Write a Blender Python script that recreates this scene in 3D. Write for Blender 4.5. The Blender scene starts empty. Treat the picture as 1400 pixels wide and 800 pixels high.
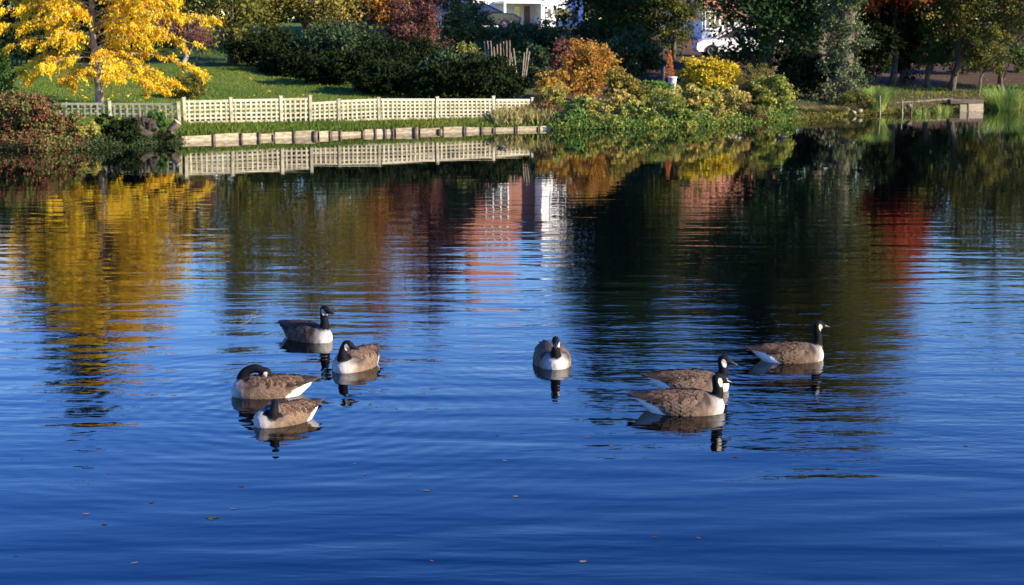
import bpy, bmesh, math, random
import numpy as np
from mathutils import Vector, Matrix

R = math.radians
random.seed(7)
rng = np.random.default_rng(11)
scene = bpy.context.scene
col = scene.collection

# ------------------------------------------------------------------ camera
F_PX, HORIZON, CAM_H = 2100.0, 45.0, 3.0
PITCH = math.atan((400.0 - HORIZON) / F_PX)
cam_data = bpy.data.cameras.new('camera')
cam = bpy.data.objects.new('camera', cam_data)
col.objects.link(cam)
cam.location = (0, 0, CAM_H)
cam.rotation_euler = (math.pi / 2 - PITCH, 0, 0)
cam_data.sensor_width = 36.0
cam_data.lens = 36.0 * F_PX / 1400.0
cam_data.clip_start = 0.1
cam_data.clip_end = 3000
cam_data.dof.use_dof = True
cam_data.dof.focus_distance = 13.0
cam_data.dof.aperture_fstop = 5.0
scene.camera = cam

# ------------------------------------------------------------------ sky and sun
SUN_EL, SUN_AZ = 23.0, 114.0          # azimuth clockwise from +Y
world = bpy.data.worlds.new('World')
scene.world = world
world.use_nodes = True
wn = world.node_tree
wn.nodes.clear()
sky = wn.nodes.new('ShaderNodeTexSky')
sky.sky_type = 'NISHITA'
sky.sun_disc = False
sky.sun_elevation = R(SUN_EL)
sky.sun_rotation = R(SUN_AZ)
sky.air_density = 1.3
sky.dust_density = 0.1
sky.ozone_density = 5.0
bg = wn.nodes.new('ShaderNodeBackground')
bg.inputs['Strength'].default_value = 0.15
wo = wn.nodes.new('ShaderNodeOutputWorld')
hsv = wn.nodes.new('ShaderNodeHueSaturation')
hsv.inputs['Saturation'].default_value = 1.35
hsv.inputs['Hue'].default_value = 0.532
wn.links.new(sky.outputs[0], hsv.inputs['Color'])
wn.links.new(hsv.outputs[0], bg.inputs[0])
wn.links.new(bg.outputs[0], wo.inputs[0])

sun_d = bpy.data.lights.new('sun', 'SUN')
sun_d.energy = 4.6
sun_d.angle = R(0.5)
sun_d.color = (1.0, 0.86, 0.66)
sun = bpy.data.objects.new('sun', sun_d)
col.objects.link(sun)
to_sun = Vector((math.sin(R(SUN_AZ)) * math.cos(R(SUN_EL)), math.cos(R(SUN_AZ)) * math.cos(R(SUN_EL)), math.sin(R(SUN_EL))))
sun.rotation_euler = to_sun.to_track_quat('Z', 'Y').to_euler()
sun.location = to_sun * 100

scene.view_settings.view_transform = 'Standard'
scene.view_settings.look = 'None'
scene.view_settings.exposure = 1.5
scene.view_settings.gamma = 1.0
scene.view_settings.use_curve_mapping = False
scene.render.engine = 'CYCLES'
scene.render.resolution_x, scene.render.resolution_y = 1024, 585


# ------------------------------------------------------------------ pixel helpers
def P(px, py, D):
    """world point on the ray of a photo pixel at depth y = D"""
    u, v = (px - 700.0) / F_PX, (400.0 - py) / F_PX
    dy = math.cos(PITCH) + v * math.sin(PITCH)
    dz = -math.sin(PITCH) + v * math.cos(PITCH)
    return Vector((u / dy * D, D, CAM_H + dz / dy * D))


def DW(py, z=0.0):
    """depth at which the ray of row py meets the level z"""
    v = (400.0 - py) / F_PX
    dy = math.cos(PITCH) + v * math.sin(PITCH)
    dz = -math.sin(PITCH) + v * math.cos(PITCH)
    return (z - CAM_H) * dy / dz


def PPM(D, py=100):
    v = (400.0 - py) / F_PX
    return F_PX * (math.cos(PITCH) + v * math.sin(PITCH)) / D


# ------------------------------------------------------------------ object helpers
def tag(o, label=None, cat=None, group=None, kind=None):
    if label: o['label'] = label
    if cat: o['category'] = cat
    if group: o['group'] = group
    if kind: o['kind'] = kind
    return o


def empty(name, loc=(0, 0, 0), rz=0.0):
    o = bpy.data.objects.new(name, None)
    o.empty_display_size = 0.2
    o.location = loc
    o.rotation_euler = (0, 0, rz)
    col.objects.link(o)
    return o


def link(name, me, parent=None, mat=None):
    o = bpy.data.objects.new(name, me)
    if mat is not None and len(me.materials) == 0:
        me.materials.append(mat)
    if parent is not None:
        o.parent = parent
    col.objects.link(o)
    return o


class MB:
    """collects shapes into one mesh"""
    def __init__(s):
        s.v, s.f = [], []

    def add(s, verts, faces):
        n = len(s.v)
        s.v += [tuple(p) for p in verts]
        s.f += [tuple(i + n for i in q) for q in faces]

    def box(s, x0, x1, y0, y1, z0, z1, M=None):
        vs = [Vector((x, y, z)) for x in (x0, x1) for y in (y0, y1) for z in (z0, z1)]
        if M: vs = [M @ p for p in vs]
        s.add(vs, [(0, 1, 3, 2), (4, 6, 7, 5), (0, 4, 5, 1), (2, 3, 7, 6), (0, 2, 6, 4), (1, 5, 7, 3)])

    def tube(s, pts, rads, n=7, cap=True):
        pts = [Vector(p) for p in pts]
        rings = []
        a = Vector((0.123, 0.31, 0.94))
        for i, p in enumerate(pts):
            t = (pts[min(i + 1, len(pts) - 1)] - pts[max(i - 1, 0)]).normalized()
            if abs(t.dot(a)) > 0.97: a = Vector((0.9, 0.2, 0.1))
            e1 = t.cross(a).normalized(); e2 = t.cross(e1)
            rings.append([p + (e1 * math.cos(2 * math.pi * k / n) + e2 * math.sin(2 * math.pi * k / n)) * rads[i] for k in range(n)])
        vs = [q for r in rings for q in r]
        fs = []
        for i in range(len(pts) - 1):
            for k in range(n):
                fs.append((i * n + k, i * n + (k + 1) % n, (i + 1) * n + (k + 1) % n, (i + 1) * n + k))
        if cap:
            fs.append(tuple(range(n))[::-1]); fs.append(tuple((len(pts) - 1) * n + k for k in range(n)))
        s.add(vs, fs)

    def mesh(s, name, mat=None, smooth=False, bevel=0):
        me = bpy.data.meshes.new(name)
        me.from_pydata(s.v, [], s.f)
        if bevel:
            bm = bmesh.new(); bm.from_mesh(me)
            bmesh.ops.bevel(bm, geom=list(bm.edges), offset=bevel, segments=2, affect='EDGES', profile=0.5)
            bm.to_mesh(me); bm.free()
        bm = bmesh.new(); bm.from_mesh(me); bmesh.ops.recalc_face_normals(bm, faces=bm.faces); bm.to_mesh(me); bm.free()
        if smooth: me.polygons.foreach_set('use_smooth', [True] * len(me.polygons))
        if mat: me.materials.append(mat)
        me.update()
        return me

    def build(s, name, mat=None, parent=None, smooth=False, bevel=0):
        return link(name, s.mesh(name, mat, smooth, bevel), parent)


def np_mesh(name, V, Q, attrs=None, mat=None, smooth=False):
    """fast mesh from numpy arrays; Q is (n,3) or (n,4)"""
    me = bpy.data.meshes.new(name)
    nv, (nf, k) = len(V), Q.shape
    me.vertices.add(nv); me.vertices.foreach_set('co', V.astype(np.float32).ravel())
    me.loops.add(nf * k); me.loops.foreach_set('vertex_index', Q.astype(np.int32).ravel())
    me.polygons.add(nf)
    me.polygons.foreach_set('loop_start', np.arange(0, nf * k, k, dtype=np.int32))
    me.polygons.foreach_set('use_smooth', np.full(nf, smooth))
    for an, arr in (attrs or {}).items():
        if arr.ndim == 1:
            a = me.attributes.new(an, 'FLOAT', 'POINT'); a.data.foreach_set('value', arr.astype(np.float32))
        else:
            a = me.attributes.new(an, 'FLOAT_COLOR', 'POINT'); a.data.foreach_set('color', arr.astype(np.float32).ravel())
    me.update(calc_edges=True)
    if mat: me.materials.append(mat)
    return me


# ------------------------------------------------------------------ materials
def new_mat(name):
    m = bpy.data.materials.new(name)
    m.use_nodes = True
    nt = m.node_tree
    nt.nodes.clear()
    out = nt.nodes.new('ShaderNodeOutputMaterial')
    return m, nt, out


def N(nt, typ, **kw):
    n = nt.nodes.new(typ)
    for k, v in kw.items():
        if k in n.inputs.keys() if isinstance(k, str) else False:
            n.inputs[k].default_value = v
        else:
            setattr(n, k, v)
    return n


def ramp(nt, cols, fac, interp='LINEAR'):
    r = nt.nodes.new('ShaderNodeValToRGB')
    r.color_ramp.interpolation = interp
    el = r.color_ramp.elements
    n = len(cols)
    el[0].position = 0; el[0].color = (*cols[0], 1)
    el[1].position = 1; el[1].color = (*cols[-1], 1)
    for i in range(1, n - 1):
        e = el.new(i / (n - 1)); e.color = (*cols[i], 1)
    nt.links.new(fac, r.inputs[0])
    return r


def surf_mat(name, cols, scale=6.0, rough=0.7, bump=0.3, bdist=0.01, detail=5.0, stretch=(1, 1, 1), spec=0.3, coords='Object', vary=0.0):
    """noise-driven colour and fine relief"""
    m, nt, out = new_mat(name)
    tc = N(nt, 'ShaderNodeTexCoord')
    mp = N(nt, 'ShaderNodeMapping'); mp.inputs['Scale'].default_value = stretch
    nt.links.new(tc.outputs[coords], mp.inputs[0])
    nz = N(nt, 'ShaderNodeTexNoise'); nz.inputs['Scale'].default_value = scale; nz.inputs['Detail'].default_value = detail
    nt.links.new(mp.outputs[0], nz.inputs['Vector'])
    st = N(nt, 'ShaderNodeMapRange'); st.inputs[1].default_value = 0.3; st.inputs[2].default_value = 0.7
    nt.links.new(nz.outputs[0], st.inputs[0])
    r = ramp(nt, cols, st.outputs[0])
    b = N(nt, 'ShaderNodeBsdfPrincipled'); b.inputs['Roughness'].default_value = rough
    b.inputs['Specular IOR Level'].default_value = spec
    if vary:
        oi = N(nt, 'ShaderNodeObjectInfo')
        va = N(nt, 'ShaderNodeMapRange'); va.inputs[3].default_value = 1 - vary; va.inputs[4].default_value = 1 + vary * .4
        nt.links.new(oi.outputs['Random'], va.inputs[0])
        sc = N(nt, 'ShaderNodeVectorMath', operation='SCALE')
        nt.links.new(r.outputs[0], sc.inputs[0]); nt.links.new(va.outputs[0], sc.inputs['Scale'])
        nt.links.new(sc.outputs[0], b.inputs['Base Color'])
    else:
        nt.links.new(r.outputs[0], b.inputs['Base Color'])
    bp = N(nt, 'ShaderNodeBump'); bp.inputs['Strength'].default_value = bump; bp.inputs['Distance'].default_value = bdist
    nt.links.new(nz.outputs[0], bp.inputs['Height'])
    nt.links.new(bp.outputs[0], b.inputs['Normal'])
    nt.links.new(b.outputs[0], out.inputs[0])
    return m


def leaf_mat(name, cols, trans=0.3, rough=0.6, spec=0.12):
    """leaf colours picked per leaf by the 'tone' attribute"""
    m, nt, out = new_mat(name)
    at = N(nt, 'ShaderNodeAttribute'); at.attribute_name = 'tone'
    r = ramp(nt, cols, at.outputs['Fac'])
    b = N(nt, 'ShaderNodeBsdfPrincipled'); b.inputs['Roughness'].default_value = rough
    b.inputs['Specular IOR Level'].default_value = spec
    nt.links.new(r.outputs[0], b.inputs['Base Color'])
    t = N(nt, 'ShaderNodeBsdfTranslucent')
    nt.links.new(r.outputs[0], t.inputs[0])
    mx = N(nt, 'ShaderNodeMixShader'); mx.inputs[0].default_value = trans
    nt.links.new(b.outputs[0], mx.inputs[1]); nt.links.new(t.outputs[0], mx.inputs[2])
    nt.links.new(mx.outputs[0], out.inputs[0])
    return m


LM = {
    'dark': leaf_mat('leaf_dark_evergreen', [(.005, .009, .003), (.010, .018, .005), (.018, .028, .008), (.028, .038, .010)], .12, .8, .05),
    'laurel': leaf_mat('leaf_laurel', [(.018, .030, .009), (.035, .055, .014), (.045, .085, .025), (.09, .13, .04)], .18, .5, .25),
    'green': leaf_mat('leaf_green', [(0.038, 0.075, 0.018), (0.075, 0.150, 0.030), (0.135, 0.225, 0.045), (0.240, 0.285, 0.075)], .28),
    'mixgreen': leaf_mat('leaf_green_yellowing', [(0.048, 0.096, 0.024), (0.112, 0.176, 0.032), (0.208, 0.256, 0.048), (0.384, 0.336, 0.064), (0.480, 0.352, 0.096), (0.352, 0.176, 0.064)], .3),
    'olive': leaf_mat('leaf_olive', [(0.045, 0.060, 0.015), (0.090, 0.105, 0.021), (0.165, 0.150, 0.030), (0.270, 0.210, 0.038), (0.375, 0.255, 0.045)], .28),
    'yellow': leaf_mat('leaf_golden', [(.42, .20, .012), (.66, .36, .015), (.78, .52, .02), (.82, .60, .03), (.62, .56, .06)], .38),
    'yellowbush': leaf_mat('leaf_yellow_shrub', [(.16, .14, .02), (.45, .34, .02), (.66, .50, .025), (.72, .58, .05)], .3),
    'orange': leaf_mat('leaf_orange_brown', [(0.078, 0.039, 0.016), (0.208, 0.091, 0.023), (0.351, 0.156, 0.029), (0.468, 0.234, 0.039), (0.468, 0.312, 0.052), (0.208, 0.182, 0.039)], .3),
    'purple': leaf_mat('leaf_purple_red', [(.03, .012, .012), (.08, .028, .025), (.14, .055, .04), (.20, .10, .07), (.10, .09, .03)], .25),
    'bramble': leaf_mat('leaf_bramble', [(0.031, 0.062, 0.018), (0.075, 0.125, 0.027), (0.138, 0.163, 0.037), (0.175, 0.075, 0.037), (0.213, 0.062, 0.035), (0.125, 0.035, 0.025)], .25),
    'red': leaf_mat('leaf_scarlet', [(.16, .08, .03), (.42, .07, .035), (.60, .13, .06), (.50, .2, .06)], .35),
    'ember': leaf_mat('leaf_ember', [(.32, .07, .02), (.5, .14, .03), (.55, .2, .05), (.4, .1, .04)], .3),
    'ivy': leaf_mat('leaf_ivy', [(0.026, 0.052, 0.018), (0.065, 0.098, 0.033), (0.130, 0.150, 0.058), (0.221, 0.208, 0.078)], .15, .5, .25),
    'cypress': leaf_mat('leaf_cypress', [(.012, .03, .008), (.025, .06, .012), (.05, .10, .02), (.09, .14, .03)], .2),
    'reed': leaf_mat('leaf_reed', [(0.064, 0.144, 0.024), (0.144, 0.272, 0.048), (0.256, 0.384, 0.080), (0.400, 0.384, 0.128)], .35),
    'grass': leaf_mat('grass_blade', [(.05, .085, .012), (.085, .14, .018), (.13, .17, .022), (.20, .18, .04)], .3),
    'grass_old': leaf_mat('grass_blade_dark', [(0.032, 0.090, 0.011), (0.054, 0.144, 0.018), (0.090, 0.180, 0.023), (0.144, 0.189, 0.036)], .3),
    'straw': leaf_mat('grass_straw', [(.14, .16, .04), (.26, .24, .07), (.36, .28, .12), (.10, .14, .03)], .3),
    'dead': leaf_mat('leaf_fallen', [(.06, .04, .035), (.12, .08, .06), (.16, .13, .10), (.10, .05, .05)], .1),
}
BARK = surf_mat('bark_brown', [(.03, .022, .015), (.09, .07, .05), (.14, .11, .08)], 14, .85, .8, .03, stretch=(1, 1, .25))
BARK_PALE = surf_mat('bark_pale', [(.10, .075, .055), (.24, .185, .14), (.34, .275, .21)], 12, .8, .8, .03, stretch=(1, 1, .3))
WOOD_PALE = surf_mat('timber_bleached', [(.15, .11, .06), (.30, .245, .15), (.40, .34, .23)], 9, .75, .4, .006, stretch=(.6, 3, 3), vary=.35)
WOOD_POST = surf_mat('timber_post', [(.11, .08, .05), (.24, .19, .13), (.34, .28, .2)], 9, .8, .5, .006, stretch=(3, 3, .5))
WOOD_DARK = surf_mat('timber_wet', [(.05, .035, .02), (.13, .095, .06), (.2, .15, .10)], 9, .7, .5, .006)
TRELLIS = surf_mat('trellis_cream', [(.22, .21, .12), (.41, .36, .24), (.47, .42, .30)], 5, .7, .3, .003, vary=.3)
TRELLIS_DULL = surf_mat('trellis_grey_green', [(.20, .20, .12), (.30, .29, .19), (.36, .34, .24)], 7, .8, .4, .003, vary=.3)  # duller and greener than the cream lattice
STONE = surf_mat('stone_pale', [(.10, .08, .055), (.19, .16, .11), (.27, .23, .165)], 5, .85, .6, .02)
WALL_WHITE = surf_mat('render_white', [(.74, .74, .72), (.80, .80, .78), (.82, .82, .80)], 3, .8, .2, .004)
WALL_PINK = surf_mat('tile_hung_brick', [(.17, .075, .052), (.25, .115, .078), (.31, .16, .115)], 4, .8, .4, .01)
STUMP = surf_mat('stump_dark', [(.012, .009, .006), (.035, .026, .018), (.075, .058, .042)], 9, .9, .8, .03)
LOG = surf_mat('log_bark', [(.05, .035, .022), (.12, .088, .06), (.19, .145, .105)], 10, .85, .7, .02)
SOIL_BROWN = surf_mat('plank_brown', [(.06, .042, .028), (.12, .09, .062), (.18, .14, .10)], 6, .85, .5, .01, stretch=(.6, 3, 3))
ROOF = surf_mat('roof_tile', [(.20, .08, .045), (.32, .13, .07), (.40, .18, .10)], 5, .8, .5, .02)
FRAME_WHITE = surf_mat('window_frame_white', [(.72, .72, .70), (.8, .8, .78), (.82, .82, .8)], 3, .4, .1, .002)


def plain(name, c, rough=.4, metal=0.0, spec=.5, coat=0.0):
    m, nt, out = new_mat(name)
    b = N(nt, 'ShaderNodeBsdfPrincipled')
    b.inputs['Roughness'].default_value = rough; b.inputs['Metallic'].default_value = metal
    b.inputs['Specular IOR Level'].default_value = spec; b.inputs['Coat Weight'].default_value = coat
    nz = N(nt, 'ShaderNodeTexNoise'); nz.inputs['Scale'].default_value = 8; nz.inputs['Detail'].default_value = 4
    r = ramp(nt, [tuple(x * .85 for x in c), tuple(min(1, x * 1.1) for x in c)], nz.outputs[0])
    nt.links.new(r.outputs[0], b.inputs['Base Color'])
    nt.links.new(b.outputs[0], out.inputs[0])
    return m


GLASS = plain('window_glass', (.03, .035, .04), .06, 0, .8)
BLACK = plain('rubber_black', (.015, .015, .016), .6)
CAR_WHITE = plain('car_paint_white', (.75, .75, .76), .25, 0, .5, .5)
CAR_BLUE = plain('car_paint_navy', (.012, .016, .035), .2, 0, .5, .7)
RIM = plain('wheel_rim', (.10, .10, .11), .35, .8)
WHITE_POT = plain('glazed_white', (.72, .72, .70), .35)
DARK_ORN = plain('dark_ornament', (.02, .02, .022), .5)
PINK = plain('rose_pink', (.75, .25, .25), .6)

# ------------------------------------------------------------------ terrain
SHORE = [(-400, 30), (-60, 34), (-30, 37)]
for px, py in [(0, 204), (60, 206), (115, 204), (170, 201), (246, 194), (292, 192), (355, 189.5), (430, 187), (500, 184), (600, 181),
               (675, 179), (756, 177), (850, 176), (940, 173), (1030, 168.5), (1085, 164), (1160, 158), (1250, 155.5), (1345, 150), (1400, 148)]:
    p = P(px, py, DW(py)); SHORE.append((p.x, p.y))
SHORE += [(30, 64), (60, 66), (400, 60)]
SX = np.array([s[0] for s in SHORE]); SY = np.array([s[1] for s in SHORE])


def shore_y(x):
    return np.interp(x, SX, SY)


def ground_z(x, y):
    x = np.asarray(x, float); y = np.asarray(y, float)
    s = y - shore_y(x)
    far = np.interp(s, [-6, -1.2, -0.12, 0.12, 0.5, 2.2, 20, 33, 37, 48, 80, 300, 1500],
                    [-1.2, -0.9, -0.45, 0.09, 0.17, 0.44, 1.55, 2.0, 3.1, 3.4, 4.0, 6, 10])
    near = np.interp(-y, [-4.0, -2.2, 0.5, 30, 600], [-1.2, -0.2, 1.35, 1.6, 5])
    lumps = 0.05 * np.sin(x * .9 + 1.3) * np.sin(y * .7) * np.clip((s - 3) / 4, 0, 1)
    return np.maximum(far, near) + lumps


def gz(x, y):
    return float(ground_z(x, y))


def build_terrain():
    xs = np.unique(np.concatenate([np.linspace(-900, -40, 24), np.linspace(-40, 40, 181), np.linspace(40, 900, 24)]))
    ys = np.unique(np.concatenate([np.linspace(-600, -12, 14), np.linspace(-12, 34, 40), np.linspace(34, 68, 190), np.linspace(68, 110, 40), np.linspace(110, 1500, 30)]))
    X, Y = np.meshgrid(xs, ys)
    V = np.stack([X, Y, ground_z(X, Y)], -1).reshape(-1, 3)
    nx, ny = len(xs), len(ys)
    i = (np.arange(ny - 1)[:, None] * nx + np.arange(nx - 1)[None]).ravel()
    Q = np.stack([i, i + 1, i + nx + 1, i + nx], -1)
    m, nt, out = new_mat('ground_lawn_and_soil')
    tc = N(nt, 'ShaderNodeTexCoord')
    sep = N(nt, 'ShaderNodeSeparateXYZ'); nt.links.new(tc.outputs['Object'], sep.inputs[0])
    n1 = N(nt, 'ShaderNodeTexNoise'); n1.inputs['Scale'].default_value = .5; n1.inputs['Detail'].default_value = 6
    n2 = N(nt, 'ShaderNodeTexNoise'); n2.inputs['Scale'].default_value = 9; n2.inputs['Detail'].default_value = 6
    for n_ in (n1, n2): nt.links.new(tc.outputs['Object'], n_.inputs['Vector'])
    lawn = ramp(nt, [(.035, .065, .010), (.055, .10, .013), (.08, .125, .017), (.13, .14, .03)], n2.outputs[0])
    soil = ramp(nt, [(.018, .012, .008), (.045, .03, .018), (.09, .055, .032), (.17, .10, .055)], n2.outputs[0])
    # the lawn lies west of x = -2, bare soil with leaf litter east of it
    ad = N(nt, 'ShaderNodeMath', operation='MULTIPLY_ADD'); ad.inputs[1].default_value = 4.0
    nt.links.new(n1.outputs[0], ad.inputs[0]); nt.links.new(sep.outputs[0], ad.inputs[2])
    mr = N(nt, 'ShaderNodeMapRange'); mr.inputs[1].default_value = 1.5; mr.inputs[2].default_value = 3.5
    nt.links.new(ad.outputs[0], mr.inputs[0])
    mx = N(nt, 'ShaderNodeMix', data_type='RGBA')
    nt.links.new(mr.outputs[0], mx.inputs[0]); nt.links.new(lawn.outputs[0], mx.inputs[6]); nt.links.new(soil.outputs[0], mx.inputs[7])
    mud = N(nt, 'ShaderNodeMapRange'); mud.inputs[1].default_value = .10; mud.inputs[2].default_value = .22
    nt.links.new(sep.outputs[2], mud.inputs[0])
    mx2 = N(nt, 'ShaderNodeMix', data_type='RGBA'); mx2.inputs[6].default_value = (.02, .016, .010, 1)
    nt.links.new(mud.outputs[0], mx2.inputs[0]); nt.links.new(mx.outputs[2], mx2.inputs[7])
    mx = mx2
    b = N(nt, 'ShaderNodeBsdfPrincipled'); b.inputs['Roughness'].default_value = .9; b.inputs['Specular IOR Level'].default_value = .1
    nt.links.new(mx.outputs[2], b.inputs['Base Color'])
    bp = N(nt, 'ShaderNodeBump'); bp.inputs['Strength'].default_value = .7; bp.inputs['Distance'].default_value = .05
    nt.links.new(n2.outputs[0], bp.inputs['Height']); nt.links.new(bp.outputs[0], b.inputs['Normal'])
    nt.links.new(b.outputs[0], out.inputs[0])
    o = link('ground', np_mesh('ground', V, Q, mat=m, smooth=True))
    tag(o, 'grassy bank and garden ground rising behind the pond', 'ground', kind='structure')


build_terrain()

# ------------------------------------------------------------------ goose positions (needed by the water rings)
GOOSE_SPOTS = {}


def spot(key, px, py, extra=.13):
    d = DW(py) + extra
    p = P(px, py, d)
    x = (px - 700.0) / PPM(d, py)
    GOOSE_SPOTS[key] = (x, d)


spot('G1', 419, 466); spot('G2', 488, 507, .2); spot('G3', 372, 544); spot('G4', 392, 581)
spot('G5', 754, 503, .24); spot('G6', 942, 537); spot('G7', 930, 567); spot('G8', 1077, 496)


# ------------------------------------------------------------------ water
def build_water():
    m, nt, out = new_mat('pond_water')
    L = nt.links
    tc = N(nt, 'ShaderNodeTexCoord')
    sep = N(nt, 'ShaderNodeSeparateXYZ'); L.new(tc.outputs['Object'], sep.inputs[0])

    def math_(op, a, b=None, c=None):
        n = N(nt, 'ShaderNodeMath', operation=op)
        for i, q in enumerate((a, b, c)):
            if q is None: continue
            if hasattr(q, 'links'): L.new(q, n.inputs[i])
            else: n.inputs[i].default_value = q
        return n.outputs[0]

    def noise(scale, stretch, detail=1.0, dist=0.0, rot=0.0, rough=.5):
        mp = N(nt, 'ShaderNodeMapping'); mp.inputs['Scale'].default_value = stretch; mp.inputs['Rotation'].default_value = (0, 0, rot)
        L.new(tc.outputs['Object'], mp.inputs[0])
        n = N(nt, 'ShaderNodeTexNoise'); n.inputs['Scale'].default_value = scale; n.inputs['Detail'].default_value = detail
        n.inputs['Distortion'].default_value = dist; n.inputs['Roughness'].default_value = rough
        L.new(mp.outputs[0], n.inputs['Vector'])
        return n.outputs[0]

    def rng_(v, a, b, c, d):
        n = N(nt, 'ShaderNodeMapRange', interpolation_type='SMOOTHSTEP')
        L.new(v, n.inputs[0])
        for i, q in enumerate((a, b, c, d)): n.inputs[i + 1].default_value = q
        return n.outputs[0]

    y = sep.outputs[1]; x = sep.outputs[0]
    open_ = rng_(y, 14.0, 32.0, 1.0, 0.10)                       # sheltered, calmer water under the far bank
    swell = noise(1.0, (.60, 2.3, 1), 1.0, .3, R(4))
    swell_b = noise(1.0, (.7, 2.9, 1), 1.0, .3, R(-17))
    swell2 = noise(1.0, (1.7, 6.2, 1), 2.0, .4, R(-6))
    fine = noise(1.0, (4.5, 13, 1), 2.0, .2, R(4))
    big = noise(.22, (1, 1, 1), 2.0)
    patch = rng_(big, .42, .62, .25, 1.0)
    # breeze patch round the right-hand birds
    dx = math_('DIVIDE', math_('SUBTRACT', x, 3.2), 3.6)
    dy = math_('DIVIDE', math_('SUBTRACT', y, 15.0), 4.5)
    rr = math_('SQRT', math_('ADD', math_('MULTIPLY', dx, dx), math_('MULTIPLY', dy, dy)))
    rr = math_('ADD', rr, math_('MULTIPLY', math_('SUBTRACT', big, .5), 1.6))
    breeze = rng_(rr, .75, 1.15, 1.0, 0.06)
    h = math_('ADD', math_('MULTIPLY', swell, .0098), math_('MULTIPLY', swell_b, .0055))
    h = math_('MULTIPLY', h, math_('MULTIPLY', rng_(y, 16.0, 34.0, 1.0, .10), rng_(y, 8.5, 12.5, 1.15, 1.0)))
    h = math_('ADD', h, math_('MULTIPLY', math_('MULTIPLY', swell2, .0046), math_('MULTIPLY', open_, patch)))
    h = math_('ADD', h, math_('MULTIPLY', math_('MULTIPLY', fine, .0022), math_('MULTIPLY', breeze, open_)))
    h = math_('ADD', h, math_('MULTIPLY', math_('MULTIPLY', fine, .0007), open_))
    # rings sent out by the preening birds
    for key, amp, lam, reach in (('G3', .0005, .15, 1.2), ('G4', .0006, .18, 1.6), ('G7', .0005, .13, .45), ('G2', .0004, .12, .4), ('G5', .0004, .12, .4), ('G1', .0004, .13, .4), ('G6', .0004, .13, .4), ('G8', .0005, .13, .45)):
        gx, gy = GOOSE_SPOTS[key]
        ax = math_('SUBTRACT', x, gx); ay = math_('SUBTRACT', y, gy)
        r = math_('SQRT', math_('ADD', math_('MULTIPLY', ax, ax), math_('MULTIPLY', ay, ay)))
        s = math_('SINE', math_('MULTIPLY', r, 2 * math.pi / lam))
        e = math_('EXPONENT', math_('MULTIPLY', r, -1.0 / reach))
        h = math_('ADD', h, math_('MULTIPLY', math_('MULTIPLY', s, e), amp))
    bp = N(nt, 'ShaderNodeBump'); bp.inputs['Strength'].default_value = 1.0; bp.inputs['Distance'].default_value = 1.0
    L.new(h, bp.inputs['Height'])
    b = N(nt, 'ShaderNodeBsdfPrincipled')
    b.inputs['Base Color'].default_value = (.0006, .0010, .0016, 1)
    b.inputs['Roughness'].default_value = .015
    b.inputs['IOR'].default_value = 1.33
    L.new(bp.outputs[0], b.inputs['Normal'])
    L.new(b.outputs[0], out.inputs[0])
    mb = MB()
    mb.add([(-400, -4, 0), (400, -4, 0), (400, 70, 0), (-400, 70, 0)], [(0, 1, 2, 3)])
    o = mb.build('water', m)
    tag(o, 'dark pond water reflecting blue sky and autumn trees', 'water', kind='structure')


build_water()


# ------------------------------------------------------------------ foliage
def unit(a):
    return a / np.maximum(np.linalg.norm(a, axis=1, keepdims=True), 1e-9)


def leaves_mesh(name, C, A, Nn, ln, wd, tone, mat):
    """rhombic, slightly folded leaves"""
    n = len(C)
    A = unit(A); S = unit(np.cross(A, Nn)); U = np.cross(S, A)
    ln = ln[:, None]; wd = wd[:, None]
    V = np.empty((n, 4, 3))
    V[:, 0] = C - A * ln * .5
    V[:, 1] = C + S * wd * .5 + U * wd * .14 - A * ln * .05
    V[:, 2] = C + A * ln * .5 - U * ln * .08
    V[:, 3] = C - S * wd * .5 + U * wd * .14 - A * ln * .05
    Q = np.arange(n * 4).reshape(n, 4)
    return np_mesh(name, V.reshape(-1, 3), Q, {'tone': np.repeat(np.clip(tone, 0, 1), 4)}, mat)


def crown_points(blobs, n, spread=.28, csize=60, shell=.55, r=None):
    """leaf positions in clumps through a set of ellipsoids; returns points, outward dirs, clump tones"""
    r = r or rng
    area = np.array([(b[3] * b[4] * b[5]) ** (2 / 3) for b in blobs])
    cnt = np.maximum((n * area / area.sum()).astype(int), 20)
    PS, OS, TS = [], [], []
    for b, c in zip(blobs, cnt):
        k = max(4, c // csize)
        d = unit(r.normal(size=(k, 3)))
        rad = shell + (1 - shell) * r.random((k, 1)) ** .6
        rad *= 1 + .16 * np.sin(d[:, :1] * 5 + b[0]) * np.cos(d[:, 2:] * 4 + b[1])
        R3 = np.array(b[3:6])
        cc = np.array(b[:3]) + d * rad * R3
        ct = r.random(k)
        idx = r.integers(0, k, c)
        off = r.normal(size=(c, 3)) * (R3.mean() * spread) * np.array([1, 1, .7]) * (.6 + .7 * r.random((c, 1)))
        PS.append(cc[idx] + off); OS.append(unit(d[idx] + off * .5)); TS.append(ct[idx])
    return np.concatenate(PS), np.concatenate(OS), np.concatenate(TS)


def foliage(name, blobs, n, size, mat, parent, aspect=.55, droop=0.0, spread=.28, csize=60, zmin=None, shell=.55, tone=(.0, 1.0), upright=0.0):
    C, O, T = crown_points(blobs, n, spread, csize, shell)
    if zmin is not None:
        k = C[:, 2] > zmin
        C, O, T = C[k], O[k], T[k]
    m = len(C)
    A = O * .6 + rng.normal(size=(m, 3)) * .7
    A[:, 2] += upright - droop
    Nn = rng.normal(size=(m, 3)) * .8 + np.array([0, 0, .6]) + O * .5
    ln = size * (.65 + .7 * rng.random(m))
    tn = tone[0] + (tone[1] - tone[0]) * (.55 * T + .45 * rng.random(m))
    me = leaves_mesh(name, C, A, Nn, ln, ln * aspect, tn, LM[mat])
    return link(name, me, parent)


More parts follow.
